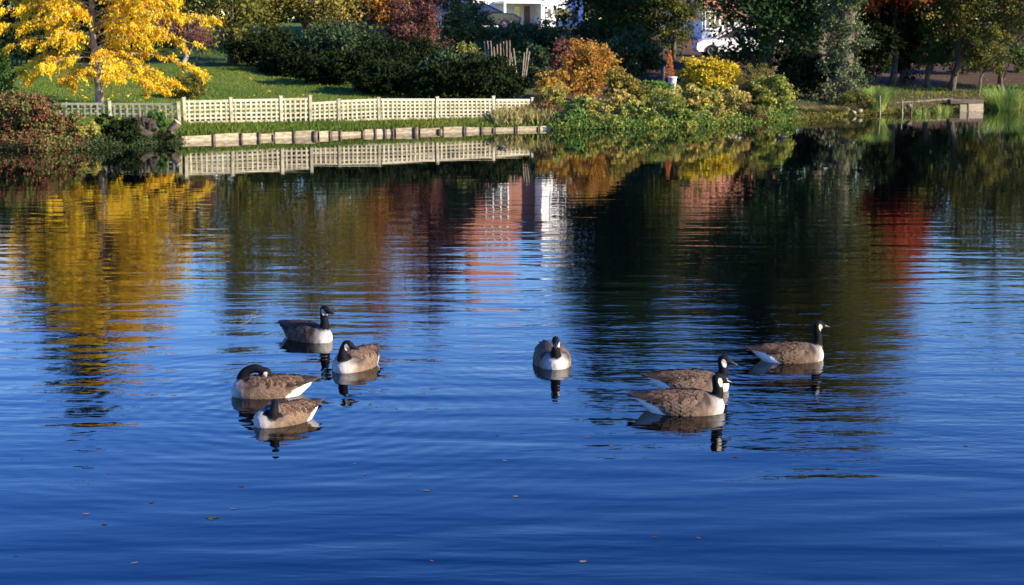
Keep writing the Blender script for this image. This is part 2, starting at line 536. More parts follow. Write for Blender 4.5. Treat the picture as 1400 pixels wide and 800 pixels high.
def bush(name, label, cat, px, D, wpx, top, mat, n=5000, size=.10, aspect=.6, lumps=7, group=None, stems=5, depth=.75, base=None, stem_mat=None, **kw):
    """a shrub standing on the ground at depth D whose sides and top pass through photo pixels"""
    p = P(px, top, D)
    x = p.x
    z0 = gz(x, D) if base is None else base
    W = wpx / PPM(D, top) * .5
    H = max(p.z - z0, .3)
    root = empty(name, (x, D, z0))
    tag(root, label, cat, group)
    r = np.random.default_rng(int(px * 13 + D * 7))
    blobs = [(0, 0, H * .45, W * .62, W * depth * .62, H * .42)]
    for k in range(lumps):
        a = 2 * math.pi * k / lumps + r.random() * .8
        rr = .35 + .3 * r.random()
        zz = H * (.28 + .48 * r.random())
        s = .30 + .18 * r.random()
        shrink = 1.0 - .45 * max(0, zz / H - .45)
        blobs.append((math.cos(a) * W * rr * shrink, math.sin(a) * W * depth * rr * shrink, zz, W * s, W * depth * s, min(H * .32, H - zz) * (.8 + .2 * r.random())))
    blobs.append((W * .1 * (r.random() - .5), 0, H * .78, W * .36, W * depth * .36, H * .22))
    foliage('foliage', blobs, n, size, mat, root, aspect, zmin=-.02, spread=kw.pop('spread', .2), **kw)
    mb = MB()
    for k in range(stems):
        a = 2 * math.pi * k / stems + r.random()
        e = Vector((math.cos(a) * W * .5 * r.random(), math.sin(a) * W * .4 * r.random(), H * (.6 + .3 * r.random())))
        b0 = Vector((math.cos(a) * W * .1, math.sin(a) * W * .1, -.05))
        q = b0.lerp(e, .5) + Vector((0, 0, H * .08))
        t = max(.012, H * .012)
        mb.tube([b0, q, e], [t, t * .7, t * .3], 5)
    mb.build('stem', stem_mat or BARK, root, True)
    return root


def tree(name, label, px, D, height, crown_r, crown_lo, mat, n=22000, size=.2, trunk_r=.18, group=None, cat='tree', x=None, aspect=.6,
         squash=1.0, lean=(0, 0), lumps=12, taper=.45, bark=None, spread=.24, shell=.5, droop=.1, limb=1.0, tone=(0, 1)):
    """tapered trunk with limbs and a clumped crown from crown_lo up to height (metres above its base)"""
    if x is None: x = P(px, 45, D).x
    z0 = gz(x, D)
    root = empty(name, (x, D, z0))
    tag(root, label, cat, group)
    r = np.random.default_rng(int(abs(px) * 17 + D * 5 + height * 3))
    H = height
    ch = (H - crown_lo)
    blobs = []
    for k in range(lumps):
        t = (k + .5) / lumps
        zz = crown_lo + ch * (.10 + .84 * t)
        a = k * 2.4 + r.random()
        wide = crown_r * (math.sin(math.pi * (.16 + .76 * t)) ** .7) * (1 - taper * t)
        rr = wide * (.35 + .3 * r.random())
        s = wide * (.52 + .2 * r.random())
        blobs.append((math.cos(a) * rr + lean[0] * zz, math.sin(a) * rr * squash + lean[1] * zz, zz, s, s * squash, ch * .13 + s * .25))
    foliage('crown', blobs, n, size, mat, root, aspect, droop=droop, spread=spread, csize=70, shell=shell, tone=tone)
    mb = MB()
    k = 9
    pts = [Vector((lean[0] * H * .92 * i / k + .06 * math.sin(i * 1.7 + px), lean[1] * H * .92 * i / k + .06 * math.cos(i * 1.3), -.25 + H * .92 * i / k)) for i in range(k + 1)]
    rads = [trunk_r * (1.35 if i == 0 else 1) * (1 - .9 * i / k) + .012 for i in range(k + 1)]
    mb.tube(pts, rads, 10)
    for b in blobs:
        e = Vector(b[:3])
        zs = max(.5, e.z - ch * .18 - .3 * r.random())
        i = min(max(zs / (H * .92), 0), 1) * k
        b0 = pts[int(i)].lerp(pts[min(int(i) + 1, k)], i - int(i))
        tr = trunk_r * (1 - .85 * zs / H) * .5 * limb
        mid = b0.lerp(e, .55) + Vector((0, 0, .12 * (e - b0).length))
        mb.tube([b0, mid, e], [tr, tr * .6, .012], 6)
        for q in range(3):
            e2 = e + Vector(r.normal(size=3)) * b[3] * .6
            mb.tube([mid.lerp(e, .3), mid.lerp(e2, .6), e2], [tr * .4, tr * .3, .008], 5)
    mb.build('trunk', bark or BARK, root, True)
    return root



# ------------------------------------------------------------------ trellis fence
SLAT_V = {}


def slat_mesh(w, l, t, mat, key):
    k = (round(w, 3), round(l, 3), key)
    if k not in SLAT_V:
        mb = MB(); mb.box(-w / 2, w / 2, -t / 2, t / 2, 0, l)
        SLAT_V[k] = mb.mesh('slat', mat)
    return SLAT_V[k]


def trellis(label, posts, panels, mat, postmat, vsp, nh, slat_w, key):
    """posts: (px, D, top_py); panels: (px0, px1, top0, top1, bot0, bot1) hung between them"""
    Dof = lambda px: float(np.interp(px, [p[0] for p in posts], [p[1] for p in posts]))
    p0 = P(posts[0][0], 160, posts[0][1]); root = empty('trellis_fence', (p0.x, p0.y, gz(p0.x, p0.y)))
    tag(root, label, 'fence')
    base = root.location
    for px, D, ty in posts:
        t = P(px, ty, D); g = gz(t.x, D)
        mb = MB(); w = .045; mb.box(-w, w, -w, w, g - .25 - base.z, t.z - base.z)
        h = t.z - base.z
        mb.box(-w - .012, w + .012, -w - .012, w + .012, h + .001, h + .022)
        o = mb.build('post', postmat, root, bevel=.006); o.location = (t.x - base.x, t.y - base.y, 0)
        o.rotation_euler = (R(random.uniform(-1.2, 1.2)), R(random.uniform(-2, 2)), R(20))
    for a, b, t0, t1, b0, b1 in panels:
        da, db = Dof(a), Dof(b)
        A = P(a, b0, da); B = P(b, b1, db); TA = P(a, t0, da); TB = P(b, t1, db)
        d = Vector((B.x - A.x, B.y - A.y, 0)); Ln = d.length; ang = math.atan2(d.y, d.x)
        sl0 = (B.z - A.z) / Ln; sl1 = (TB.z - TA.z) / Ln
        ha, hb = TA.z - A.z, TB.z - B.z
        t = .02
        pn = None
        for (zz0, zz1, w) in ((0, B.z - A.z, slat_w * .62), (ha, hb + B.z - A.z, slat_w * .62)):
            mb = MB()
            vs = [(0, -t, zz0 - w), (0, t, zz0 - w), (0, t, zz0 + w), (0, -t, zz0 + w), (Ln, -t, zz1 - w), (Ln, t, zz1 - w), (Ln, t, zz1 + w), (Ln, -t, zz1 + w)]
            mb.add(vs, [(0, 3, 2, 1), (4, 5, 6, 7), (0, 1, 5, 4), (2, 3, 7, 6), (0, 4, 7, 3), (1, 2, 6, 5)])
            if pn is None:
                pn = mb.build('trellis_panel', mat, root)
                pn.location = (A.x - base.x, A.y - base.y, A.z - base.z); pn.rotation_euler = (0, 0, ang)
            else:
                mb.build('top_rail', mat, pn)
        nv = max(3, round(Ln / vsp))
        hm = min(ha, hb) - slat_w * .9
        for i in range(nv):
            u = Ln * (i + .5) / nv
            o = link('slat', slat_mesh(slat_w, round(hm, 2), .012, mat, key), pn)
            o.location = (u, -.029, sl0 * u + slat_w * .45); o.rotation_euler = (0, R(random.uniform(-1.3, 1.3)), R(random.uniform(-1, 1)))
        for j in range(1, nh + 1):
            q = j / (nh + 1)
            z = ha * q
            s = sl0 * (1 - q) + sl1 * q
            o = link('slat', slat_mesh(slat_w * .85, round(Ln, 2), .012, mat, key), pn)
            o.location = (0, -.0155, z); o.rotation_euler = (0, math.pi / 2 - math.atan(s), 0)
    return root


def fence_D(px):
    return float(np.interp(px, [60, 250, 680, 740], [45.0, 44.6, 49.2, 50.0]))


mp = [(252, 134), (316, 134), (384, 132), (424, 131), (463, 136), (518, 134), (597, 133), (675, 132), (727, 134)]
trellis('cream square lattice fence along the grass above the timber edging',
        [(x, fence_D(x), y) for x, y in mp],
        [(255, 313, 139, 138, 168, 166), (319, 381, 137.5, 136.5, 166, 165), (387, 421, 136, 135.5, 168, 166), (427, 460, 141.5, 139.5, 167, 165.5),
         (466, 515, 138.5, 136.5, 165.5, 162.5), (521, 594, 136.5, 136.5, 162.5, 161.5), (600, 672, 136.5, 136.5, 161, 160), (678, 724, 137, 137, 160, 160)],
        TRELLIS, TRELLIS, .155, 4, .056, 'a')
trellis('dull grey-green lattice fence in front of the golden tree trunk',
        [(76, 44.9, 140), (150, 44.7, 139), (244, 44.5, 140)],
        [(79, 147, 142, 142, 169, 169), (153, 241, 142, 142.5, 169, 170)], TRELLIS_DULL, TRELLIS_DULL, .19, 3, .05, 'b')


# ------------------------------------------------------------------ timber edging
def edging():
    rows = [(248, 292), (294, 330), (331, 354), (356, 373.5), (375.5, 402), (404, 430), (436, 451), (453, 465), (466.5, 496), (498, 513), (514.5, 526), (528, 537),
            (541, 568), (574, 601), (606, 634), (637, 658), (660, 674), (677, 704), (707, 735), (738, 756)]
    p0 = P(248, 193.5, DW(193.5)); root = empty('timber_edging', (p0.x, p0.y, 0))
    tag(root, 'bleached timber board edging along the waterline below the lattice fence', 'edging')
    r = random.Random(3)
    for i, (a, b) in enumerate(rows):
        A = P(a, 190, 1).x; ua = (a - 700); ub = (b - 700)
        def on(px):
            py = float(np.interp(px, [246, 292, 355, 430, 500, 600, 675, 756], [193.5, 192, 189.5, 187, 184, 181, 179, 177]))
            q = P(px, py, DW(py)); return q
        A, B = on(a), on(b)
        d = B - A; ln = d.length
        top = .16 + r.uniform(-.03, .025) if a < 440 else .13 + r.uniform(-.03, .03)
        mb = MB(); mb.box(0, ln, -.03, .03, -.45, top)
        o = mb.build('board', WOOD_PALE, root, bevel=.008)
        o.location = (A.x - p0.x, A.y - p0.y, 0); o.rotation_euler = (R(r.uniform(-9, 5)), R(r.uniform(-1.6, 1.6)), math.atan2(d.y, d.x))
        if i % 1 == 0:
            mb = MB(); w = r.uniform(.022, .045) if i not in (5, 12, 13) else .085
            mb.tube([(0, 0, -.6), (0, 0, top + r.uniform(-.02, .05))], [w, w * .9], 8)
            o = mb.build('stake', WOOD_DARK, root); o.location = (B.x - p0.x + .02, B.y - p0.y - .06, 0)
            o.rotation_euler = (R(r.uniform(-3, 3)), R(r.uniform(-4, 4)), 0)


edging()

# ------------------------------------------------------------------ golden tree
def golden_tree():
    px, D = 131, 46.4
    x = P(px, 60, D).x; z0 = gz(x, D)
    root = empty('golden_tree', (x, D, z0))
    tag(root, 'golden yellow autumn tree with pale trunk behind the grey-green lattice', 'tree')
    r = np.random.default_rng(5)
    H = 6.7
    mb = MB()
    k = 10
    tp = [Vector((.05 * math.sin(i * 1.1) - .10 * i / k, .04 * math.cos(i), -.2 + H * .96 * i / k)) for i in range(k + 1)]
    tr = [.125 * (1.25 if i == 0 else 1) * (1 - .92 * i / k) + .01 for i in range(k + 1)]
    mb.tube(tp, tr, 12)
    C, A, T = [], [], []
    nb = 72
    for b in range(nb):
        t = .185 + .775 * (b + r.random()) / nb
        zs = H * .96 * t
        az = b * 2.399 + r.normal() * .25
        L = 3.45 * (1 - max(0, t - .22) / .85) ** .7 * (.7 + .4 * r.random()) * (.88 if math.cos(az) < -.2 else 1.12) * (1.0 if t > .32 else .5 + .5 * (t - .185) / .135) + .2
        i = t * k
        b0 = tp[int(i)].lerp(tp[min(int(i) + 1, k)], i - int(i))
        dirn = Vector((math.cos(az), math.sin(az) * .85, 0))
        pts = []
        for s in range(7):
            q = s / 6
            pts.append(b0 + dirn * L * q + Vector((0, 0, L * ((.42 if t > .3 else .22) * q - .38 * q * q) - .05 * q)) + Vector(r.normal(size=3)) * .05 * q)
        br = .012 + .02 * L / 3
        mb.tube(pts, [br * (1 - .85 * s / 6) for s in range(7)], 5)
        nt_ = int(5 + L * 5.6)
        for w in range(nt_):
            q = .12 + .9 * r.random() ** .8
            s = min(q, .999) * 6
            p0 = pts[int(s)].lerp(pts[min(int(s) + 1, 6)], s - int(s))
            side = Vector((-dirn.y, dirn.x, 0)) * (1 if w % 2 else -1)
            tl = (.30 + .45 * r.random()) * (1.15 - .5 * q)
            td = (side * .8 + dirn * .7 + Vector((0, 0, -.10 + .3 * r.normal()))).normalized()
            e = p0 + td * tl + Vector((0, 0, -.16 * tl))
            if w % 2 == 0: mb.tube([p0, e], [.006, .003], 3, False)
            nl = int(30 + 44 * r.random())
            f = r.random(nl)[:, None]
            base = np.array(p0) * (1 - f) + np.array(e) * f
            base[:, 2] -= .10 * f[:, 0] ** 2
            C.append(base + r.normal(size=(nl, 3)) * [.05, .05, .04])
            A.append(np.array(td)[None] * .5 + r.normal(size=(nl, 3)) * .45 + [0, 0, -.75])
            T.append(np.full(nl, .10 + .78 * r.random()) + r.normal(size=nl) * .2)
    C = np.concatenate(C); A = np.concatenate(A); T = np.concatenate(T)
    n = len(C)
    ln = .082 * (.6 + .9 * r.random(n))
    me = leaves_mesh('crown', C, A, r.normal(size=(n, 3)) + [.3, -.3, .3], ln, ln * .42, T, LM['yellow'])
    link('crown', me, root)
    mb.build('trunk', BARK_PALE, root, True)


golden_tree()

# ------------------------------------------------------------------ left bank
def on_bank(px, off):
    x = P(px, 190, 42).x
    for _ in range(3): x = P(px, 190, float(shore_y(x)) + off).x
    return float(shore_y(x)) + off


bush('bramble_bush', 'tangled red and green bramble bush at the water edge left of the stump', 'bush', 34, on_bank(36, .75), 156, 124, 'bramble', 15000, .085, .6, 11, depth=.5, base=-.05)
bush('bank_shrub', 'low yellow-green shrub between the bramble and the stump mound', 'shrub', 118, on_bank(118, .45), 60, 164, 'mixgreen', 4200, .07, .45, 7, base=-.05)
bush('leafy_shrub', 'green shrub tipped with yellow standing behind the bramble bush', 'shrub', -2, 46.5, 56, 60, 'green', 5000, .10)
bush('ivy_mound', 'dark ivy mound beside the old stump', 'ivy', 163, on_bank(163, .5), 78, 156, 'dark', 6000, .07, .8, 7, base=-.05)
bush('ivy_mound', 'low dark ivy trailing into the water under the fallen log', 'ivy', 210, on_bank(210, .3), 66, 178, 'dark', 3600, .06, .8, 7, base=-.05)
bush('fern_clump', 'small dark green fern clump draped over the stump', 'fern', 214, on_bank(214, 1.3), 40, 148, 'green', 1100, .13, .25, 5, tone=(0, .5))
bush('lawn_shrub', 'rounded olive shrub standing alone on the lawn', 'shrub', 256, 50.0, 64, 98, 'olive', 5200, .10, .28, 7, upright=.5, tone=(0, .85))


def rough_lump(name, loc, s, seed, mat, parent=None, sub=3, amp=.25, freq=2.0):
    bm = bmesh.new()
    bmesh.ops.create_icosphere(bm, subdivisions=sub, radius=1.0)
    r = np.random.default_rng(seed); ph = r.random((6, 3)) * 6; fr = r.normal(size=(6, 3)) * freq
    for v in bm.verts:
        d = sum(math.sin(v.co.dot(Vector(f)) + p[0]) for f, p in zip(fr, ph)) / 6
        v.co *= 1 + amp * d * 1.6
        v.co.x *= s[0]; v.co.y *= s[1]; v.co.z *= s[2]
    me = bpy.data.meshes.new(name); bm.to_mesh(me); bm.free()
    me.polygons.foreach_set('use_smooth', [sub > 2] * len(me.polygons))
    o = link(name, me, parent, mat); o.location = loc
    return o


def stump():
    dd = on_bank(196, .85); p = P(196, 180, dd)
    root = empty('tree_stump', (p.x, dd, gz(p.x, dd)))
    tag(root, 'gnarled rotting tree stump on the bank left of the timber edging', 'stump')
    rough_lump('root_ball', (0, 0, .12), (.42, .38, .42), 4, STUMP, root, 4, .5, 3.0)
    mb = MB()
    rr = random.Random(5)
    for k in range(9):
        a = rr.random() * 6.28
        e = Vector((math.cos(a) * .35, -.15 + math.sin(a) * .3, .25 + rr.random() * .45))
        mb.tube([(0, 0, .1), e * .6, e], [.08, .05, .015], 6)
    mb.build('broken_root', STUMP, root, True)
    q = P(228, 190, on_bank(228, .25))
    lg = empty('fallen_log', (q.x, q.y, gz(q.x, q.y)))
    tag(lg, 'short sawn log tilted up beside the timber edging end', 'log')
    mb = MB()
    mb.tube([(-.18, 0, -.1), (.08, -.02, .16), (.34, -.05, .46)], [.13, .12, .11], 12, False)
    mb.build('bark', LOG, lg, True)
    mb = MB(); d = Vector((.26, -.03, .30)).normalized()
    c = Vector((.34, -.05, .46)); mb.tube([c - d * .05, c + d * .004], [.108, .108], 12)
    mb.build('sawn_end', WOOD_PALE, lg)


stump()

# ------------------------------------------------------------------ lawn grass
def grass(name, label, n, xr, dr, size, mat, seed, keep=None):
    r = np.random.default_rng(seed)
    X = r.uniform(*xr, n); S = r.uniform(*dr, n)
    Y = shore_y(X) + S
    if keep is not None:
        k = keep(X, Y, S); X, Y = X[k], Y[k]
    n = len(X)
    Z = ground_z(X, Y)
    h = size * (.5 + r.random(n)); a = r.random(n) * 6.283; w = h * .14 + .004
    lean = r.normal(size=(n, 2)) * h[:, None] * .35
    V = np.empty((n, 3, 3))
    V[:, 0] = np.stack([X - np.cos(a) * w, Y - np.sin(a) * w, Z - .01], -1)
    V[:, 1] = np.stack([X + np.cos(a) * w, Y + np.sin(a) * w, Z - .01], -1)
    V[:, 2] = np.stack([X + lean[:, 0], Y + lean[:, 1], Z + h], -1)
    tone = np.clip(.45 + .25 * np.sin(X * .8) * np.cos(Y * .6) + r.normal(size=n) * .2, 0, 1)
    o = link(name, np_mesh(name, V.reshape(-1, 3), np.arange(n * 3).reshape(n, 3), {'tone': np.repeat(tone, 3)}, LM[mat]))
    tag(o, label, 'grass', kind='stuff')


grass('grass', 'mown green lawn grass rising behind the lattice fence', 90000, (-17, -.5), (2.3, 22), .055, 'grass', 1)
grass('bank_grass', 'rough grass strip between lattice fence and timber edging', 42000, (-14.5, 1.4), (.12, 2.6), .11, 'grass', 2)
grass('dry_grass', 'tall straw-coloured grass at the right end of the lattice fence', 1700, (-.6, 1.2), (.2, 2.0), .32, 'straw', 3)
grass('leaf_litter_grass', 'thin grass on the shaded bare soil under the oaks', 7000, (10, 24), (.3, 7), .08, 'grass_old', 4)

def litter(name, label, n, cx, cy, sx, sy, mat, seed):
    r = np.random.default_rng(seed)
    X = cx + r.normal(size=n) * sx; Y = cy + r.normal(size=n) * sy
    k = Y > shore_y(X) + .4; X, Y = X[k], Y[k]; n = len(X)
    C = np.stack([X, Y, ground_z(X, Y) + .035], -1)
    ln = .09 * (.6 + .8 * r.random(n))
    me = leaves_mesh(name, C, r.normal(size=(n, 3)) * [1, 1, .3], r.normal(size=(n, 3)) * .5 + [0, 0, 1], ln, ln * .7, r.random(n), LM[mat])
    tag(link(name, me), label, 'leaf litter', kind='stuff')


litter('fallen_leaves', 'yellow leaves strewn on the lawn round the golden tree', 450, -12.0, 47.5, 3.2, 2.2, 'yellow', 41)
litter('fallen_leaves', 'sparse brown leaves scattered across the open lawn', 220, -8.0, 52, 4.5, 4.5, 'orange', 42)
litter('fallen_leaves', 'rust-brown leaf litter on the soil under the oaks', 1600, 19.0, 65, 5, 3.2, 'orange', 43)

# ------------------------------------------------------------------ middle planting
HED = 'dark evergreen shrubs forming the hedge behind the lattice fence'
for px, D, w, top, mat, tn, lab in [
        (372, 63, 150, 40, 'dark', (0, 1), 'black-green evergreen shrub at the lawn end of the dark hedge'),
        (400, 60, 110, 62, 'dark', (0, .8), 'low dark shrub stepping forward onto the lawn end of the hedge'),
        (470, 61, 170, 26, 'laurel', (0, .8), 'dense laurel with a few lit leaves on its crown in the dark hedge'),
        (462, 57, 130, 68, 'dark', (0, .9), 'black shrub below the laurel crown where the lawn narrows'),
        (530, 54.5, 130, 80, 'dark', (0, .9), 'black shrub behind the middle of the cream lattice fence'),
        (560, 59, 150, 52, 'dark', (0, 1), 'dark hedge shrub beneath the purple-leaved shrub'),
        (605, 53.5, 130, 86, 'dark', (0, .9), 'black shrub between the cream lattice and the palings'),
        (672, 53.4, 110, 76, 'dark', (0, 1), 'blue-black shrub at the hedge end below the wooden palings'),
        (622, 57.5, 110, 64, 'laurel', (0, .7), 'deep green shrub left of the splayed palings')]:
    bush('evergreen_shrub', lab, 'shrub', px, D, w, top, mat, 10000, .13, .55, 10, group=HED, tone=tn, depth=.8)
bush('purple_shrub', 'twiggy purple-red shrub rising above the dark hedge', 'shrub', 566, 61, 92, -14, 'purple', 8500, .10, .55, 9, stems=14)
bush('holly_bush', 'glossy green bush in front of the white house beside the purple shrub', 'bush', 640, 64, 96, -16, 'laurel', 9500, .11, .6, 9)
bush('mixed_shrub', 'grey-green shrub with red tips around the wooden palings', 'shrub', 640, 57.5, 76, 54, 'mixgreen', 5000, .09, .5, 8, tone=(0, .75))
bush('clipped_hedge', 'clipped leafy hedge below the white house window', 'hedge', 738, 69, 130, 27, 'laurel', 10000, .12, .6, 9, tone=(.2, 1.0))
bush('clipped_hedge', 'clipped hedge carrying the pink rose below the dark blue car', 'hedge', 688, 68, 110, 26, 'laurel', 9000, .12, .6, 9, tone=(.2, 1.0))
bush('red_barberry', 'small dark red-brown shrub left of the orange bush', 'shrub', 771, 58.5, 56, 50, 'purple', 4200, .09)
bush('garden_shrub', 'leafy green shrub between the palings and the red-brown shrub', 'shrub', 725, 60, 80, 60, 'laurel', 5200, .11)
bush('orange_bush', 'large rounded orange-brown autumn bush near the end of the lattice fence', 'bush', 806, 54, 104, 54, 'orange', 12000, .085, .55, 11, stems=9)
bush('amber_bush', 'smaller amber-leaved bush at the foot of the big orange bush', 'bush', 757, 52.2, 62, 95, 'orange', 4200, .085, tone=(.35, 1.0))
bush('amber_bush', 'yellow-brown twiggy bush between the orange bush and the bank plants', 'bush', 848, 52, 56, 92, 'olive', 3600, .085, tone=(.4, 1.0))
bush('rhododendron', 'large dark glossy evergreen bush behind the orange bush', 'bush', 866, 62, 110, 36, 'laurel', 10000, .13, .45, 9, tone=(0, .75))
bush('yellow_bush', 'bright golden yellow bush below the parked white car', 'bush', 980, 54.5, 84, 72, 'yellowbush', 7500, .10, .6, 9)
bush('yellow_hedge', 'yellow-tipped low shrub between orange spire plant and golden bush', 'shrub', 948, 55.5, 60, 78, 'yellowbush', 4200, .09, .6, 7, tone=(0, .75))
bush('twiggy_bush', 'pinkish olive twiggy bush between the golden bush and the yellowing bush', 'bush', 1030, 54.3, 62, 80, 'olive', 5200, .07, .3, 8, upright=.7, stems=12, tone=(.2, .9))
bush('yellowing_bush', 'tall yellowing green bush at the right end of the bank planting', 'bush', 1062, 53.6, 62, 100, 'mixgreen', 5600, .10, .6, 8, tone=(.1, .8))
BANK = 'plants crowding the bank right of the lattice fence'
for i, (px, off, w, top, mat, tn, lab) in enumerate([
        (744, 1.3, 46, 128, 'bramble', (.1, .9), 'reddish weeds against the end of the lattice fence'),
        (778, .35, 60, 142, 'green', (.2, 1), 'bright green nettles at the waterline below the orange bush'),
        (760, 2.6, 56, 112, 'mixgreen', (.2, 1), 'pale brown weeds behind the lattice fence end'),
        (800, 1.3, 70, 130, 'mixgreen', (.1, .9), 'lush green weeds below the orange bush'),
        (828, .35, 60, 150, 'mixgreen', (0, .8), 'green and brown weeds at the waterline under the orange bush edge'),
        (850, 1.4, 70, 122, 'mixgreen', (.3, 1), 'yellow-brown weeds right of the orange bush foot'),
        (868, 2.6, 66, 108, 'olive', (.3, 1), 'tan seed-headed weeds rising between the bank plants'),
        (876, .35, 64, 144, 'mixgreen', (0, .75), 'yellow-green plant dipping into the water below the white pot'),
        (905, 1.6, 80, 118, 'mixgreen', (.1, .9), 'broad green bank plant below the white pot'),
        (926, .35, 70, 142, 'mixgreen', (0, .8), 'mid green waterside plant below the golden bush'),
        (900, 3.4, 60, 106, 'green', (.2, 1), 'lush green plant beside the white pot'),
        (950, 1.5, 80, 118, 'mixgreen', (.2, 1), 'mounded yellow-green plant under the golden bush'),
        (976, .35, 66, 142, 'mixgreen', (.15, 1), 'yellow-flecked waterside plant right of the mid green one'),
        (1000, 1.5, 70, 116, 'mixgreen', (.3, 1), 'ochre-green plant under the twiggy bush'),
        (1024, .35, 60, 140, 'bramble', (0, .8), 'pink-brown bramble at the waterline below the twiggy bush'),
        (1048, 1.2, 60, 128, 'green', (0, .7), 'green plant crowding the foot of the yellowing bush'),
        (1074, .4, 44, 142, 'green', (0, .6), 'dark green waterside plant under the yellowing bush'),
        (970, 3.0, 60, 112, 'green', (0, .7), 'green leaves under the golden bush')]):
    bush('bank_plant', lab, 'plant', px, on_bank(px, off), w, top, mat, 3200, (.07, .10, .085, .12)[i % 4], .6, 8, group=BANK, tone=tn, stems=4, base=-.05 if off < .5 else None)

def fringe(name, label, px0, px1, mat, n, size, hmax, seed, tone=(0, 1), s0=-.22, s1=.35):
    """uncountable low weeds hanging over the waterline"""
    r = np.random.default_rng(seed)
    xa, xb = P(px0, 180, on_bank(px0, 0)).x, P(px1, 180, on_bank(px1, 0)).x
    k = max(8, n // 40)
    cx = r.uniform(xa, xb, k); ch = hmax * (.35 + .65 * r.random(k)); ct = r.random(k)
    i = r.integers(0, k, n)
    X = cx[i] + r.normal(size=n) * .13
    S = r.uniform(s0, s1, n)
    Z = np.abs(r.random(n) ** 1.3) * ch[i] * (.45 + .55 * np.clip((S - s0) / .3, 0, 1)) + .01
    C = np.stack([X, shore_y(X) + S, Z], -1)
    A = r.normal(size=(n, 3)) * .8 + [0, -.4, -.2]
    ln = size * (.6 + .8 * r.random(n))
    me = leaves_mesh(name, C, A, r.normal(size=(n, 3)) + [.2, -.4, .6], ln, ln * .6, tone[0] + (tone[1] - tone[0]) * (.6 * ct[i] + .4 * r.random(n)), LM[mat])
    tag(link(name, me), label, 'weeds', kind='stuff')


fringe('waterside_weeds', 'low mixed weeds hanging over the waterline right of the timber edging', 757, 1092, 'mixgreen', 6500, .085, .45, 31, (0, .7))
fringe('waterside_nettles', 'dark green nettles mixed along the waterline right of the timber edging', 757, 1092, 'green', 4500, .08, .5, 35, (0, .7))
fringe('waterside_brambles', 'low bramble growth trailing into the water on the left bank', -60, 112, 'bramble', 7500, .07, .55, 32)
fringe('waterside_ivy', 'dark ivy and moss hanging over the water beneath the stump', 105, 246, 'laurel', 6500, .06, .38, 33, (0, .7))
fringe('waterside_grass', 'grey-green weeds along the shaded waterline by the ivy-clad trunk', 1088, 1420, 'olive', 9000, .07, .30, 34, (0, .8))

# ------------------------------------------------------------------ palings, pots and small garden things
def palings():
    r = random.Random(8)
    D = 56.5
    p0 = P(688, 100, D); root = empty('paling_fence', (p0.x, D, gz(p0.x, D)))
    tag(root, 'short run of splayed grey wooden palings above the hedge', 'fence')
    for i in range(9):
        px0 = 668 + i * 3.6; px1 = 662 + i * 4.4
        a = P(px0, 98, D); b = P(px1, 57 + r.uniform(-2, 7), D + r.uniform(-.1, .1))
        mb = MB(); mb.tube([a - root.location - Vector((0, 0, .5)), b - root.location], [.028, .018], 5)
        mb.build('paling', WOOD_POST, root)
    D = 56.0
    p0 = P(716, 110, D); root = empty('paling_fence', (p0.x, D, gz(p0.x, D)))
    tag(root, 'few leaning wooden stakes beside the splayed palings', 'fence')
    for (x0, y0, x1, y1) in ((714, 102, 721, 66), (716, 102, 724, 70), (713, 100, 717, 72), (708, 96, 702, 66), (705, 94, 698, 72)):
        a = P(x0, y0, D); b = P(x1, y1, D)
        mb = MB(); mb.tube([a - root.location - Vector((0, 0, .6)), b - root.location], [.03, .022], 5)
        mb.build('paling', WOOD_POST, root)


palings()


def spire_plant():
    D = 58.0
    p = P(915, 112, D); z0 = gz(p.x, D)
    b = P(915, 106, D); t = P(915, 69, D)
    root = empty('spire_plant', (p.x, D, z0))
    tag(root, 'orange-red conical spire plant beside the white pot', 'plant')
    r = np.random.default_rng(4); n = 480
    f = r.random(n) ** 1.2; a = r.random(n) * 6.283
    rad = .15 * (1 - f) + .02 + .03 * r.random(n)
    z = (b.z - z0) + (t.z - b.z) * f
    C = np.stack([np.cos(a) * rad, np.sin(a) * rad, z], -1)
    A = np.stack([np.cos(a), np.sin(a), np.full(n, -.6)], -1)
    me = leaves_mesh('flower_spike', C, A, r.normal(size=(n, 3)), np.full(n, .07), np.full(n, .03), .3 + .6 * r.random(n), LM['ember'])
    link('flower_spike', me, root)
    mb = MB(); mb.tube([(0, 0, -.1), (0, 0, t.z - z0 - .05)], [.025, .008], 6); mb.build('stem', BARK, root)
    q = P(919, 112, 57.7); zz = gz(q.x, 57.7); h = P(919, 105, 57.7).z - zz
    mb = MB(); n = 16
    prof = [(.0, .09), (.15, .115), (.6, .15), (.92, .165), (.93, .18), (1.0, .18), (1.0, .15), (.9, .14)]
    vs = [(rr * math.cos(2 * math.pi * k / n), rr * math.sin(2 * math.pi * k / n), t_ * h) for t_, rr in prof for k in range(n)]
    fs = [(i * n + k, i * n + (k + 1) % n, (i + 1) * n + (k + 1) % n, (i + 1) * n + k) for i in range(len(prof) - 1) for k in range(n)]
    fs.append(tuple(range(n))[::-1]); fs.append(tuple((len(prof) - 1) * n + k for k in range(n)))
    mb.add(vs, fs)
    o = mb.build('garden_pot', WHITE_POT, None, True); o.location = (q.x, 57.7, zz)
    tag(o, 'white garden pot below the orange spire plant', 'pot')
    q = P(906, 110, 58.1); zz = gz(q.x, 58.1); h = P(906, 90, 58.1).z - zz
    mb = MB()
    mb.tube([(0, 0, -.05), (0, 0, h * .55), (.01, 0, h * .8), (.03, 0, h * .93), (.05, 0, h)], [.07, .09, .10, .06, .03], 8)
    o = mb.build('garden_ornament', DARK_ORN, None, True); o.location = (q.x, 58.1, zz)
    tag(o, 'small dark upright garden ornament left of the orange spire plant', 'ornament')


spire_plant()


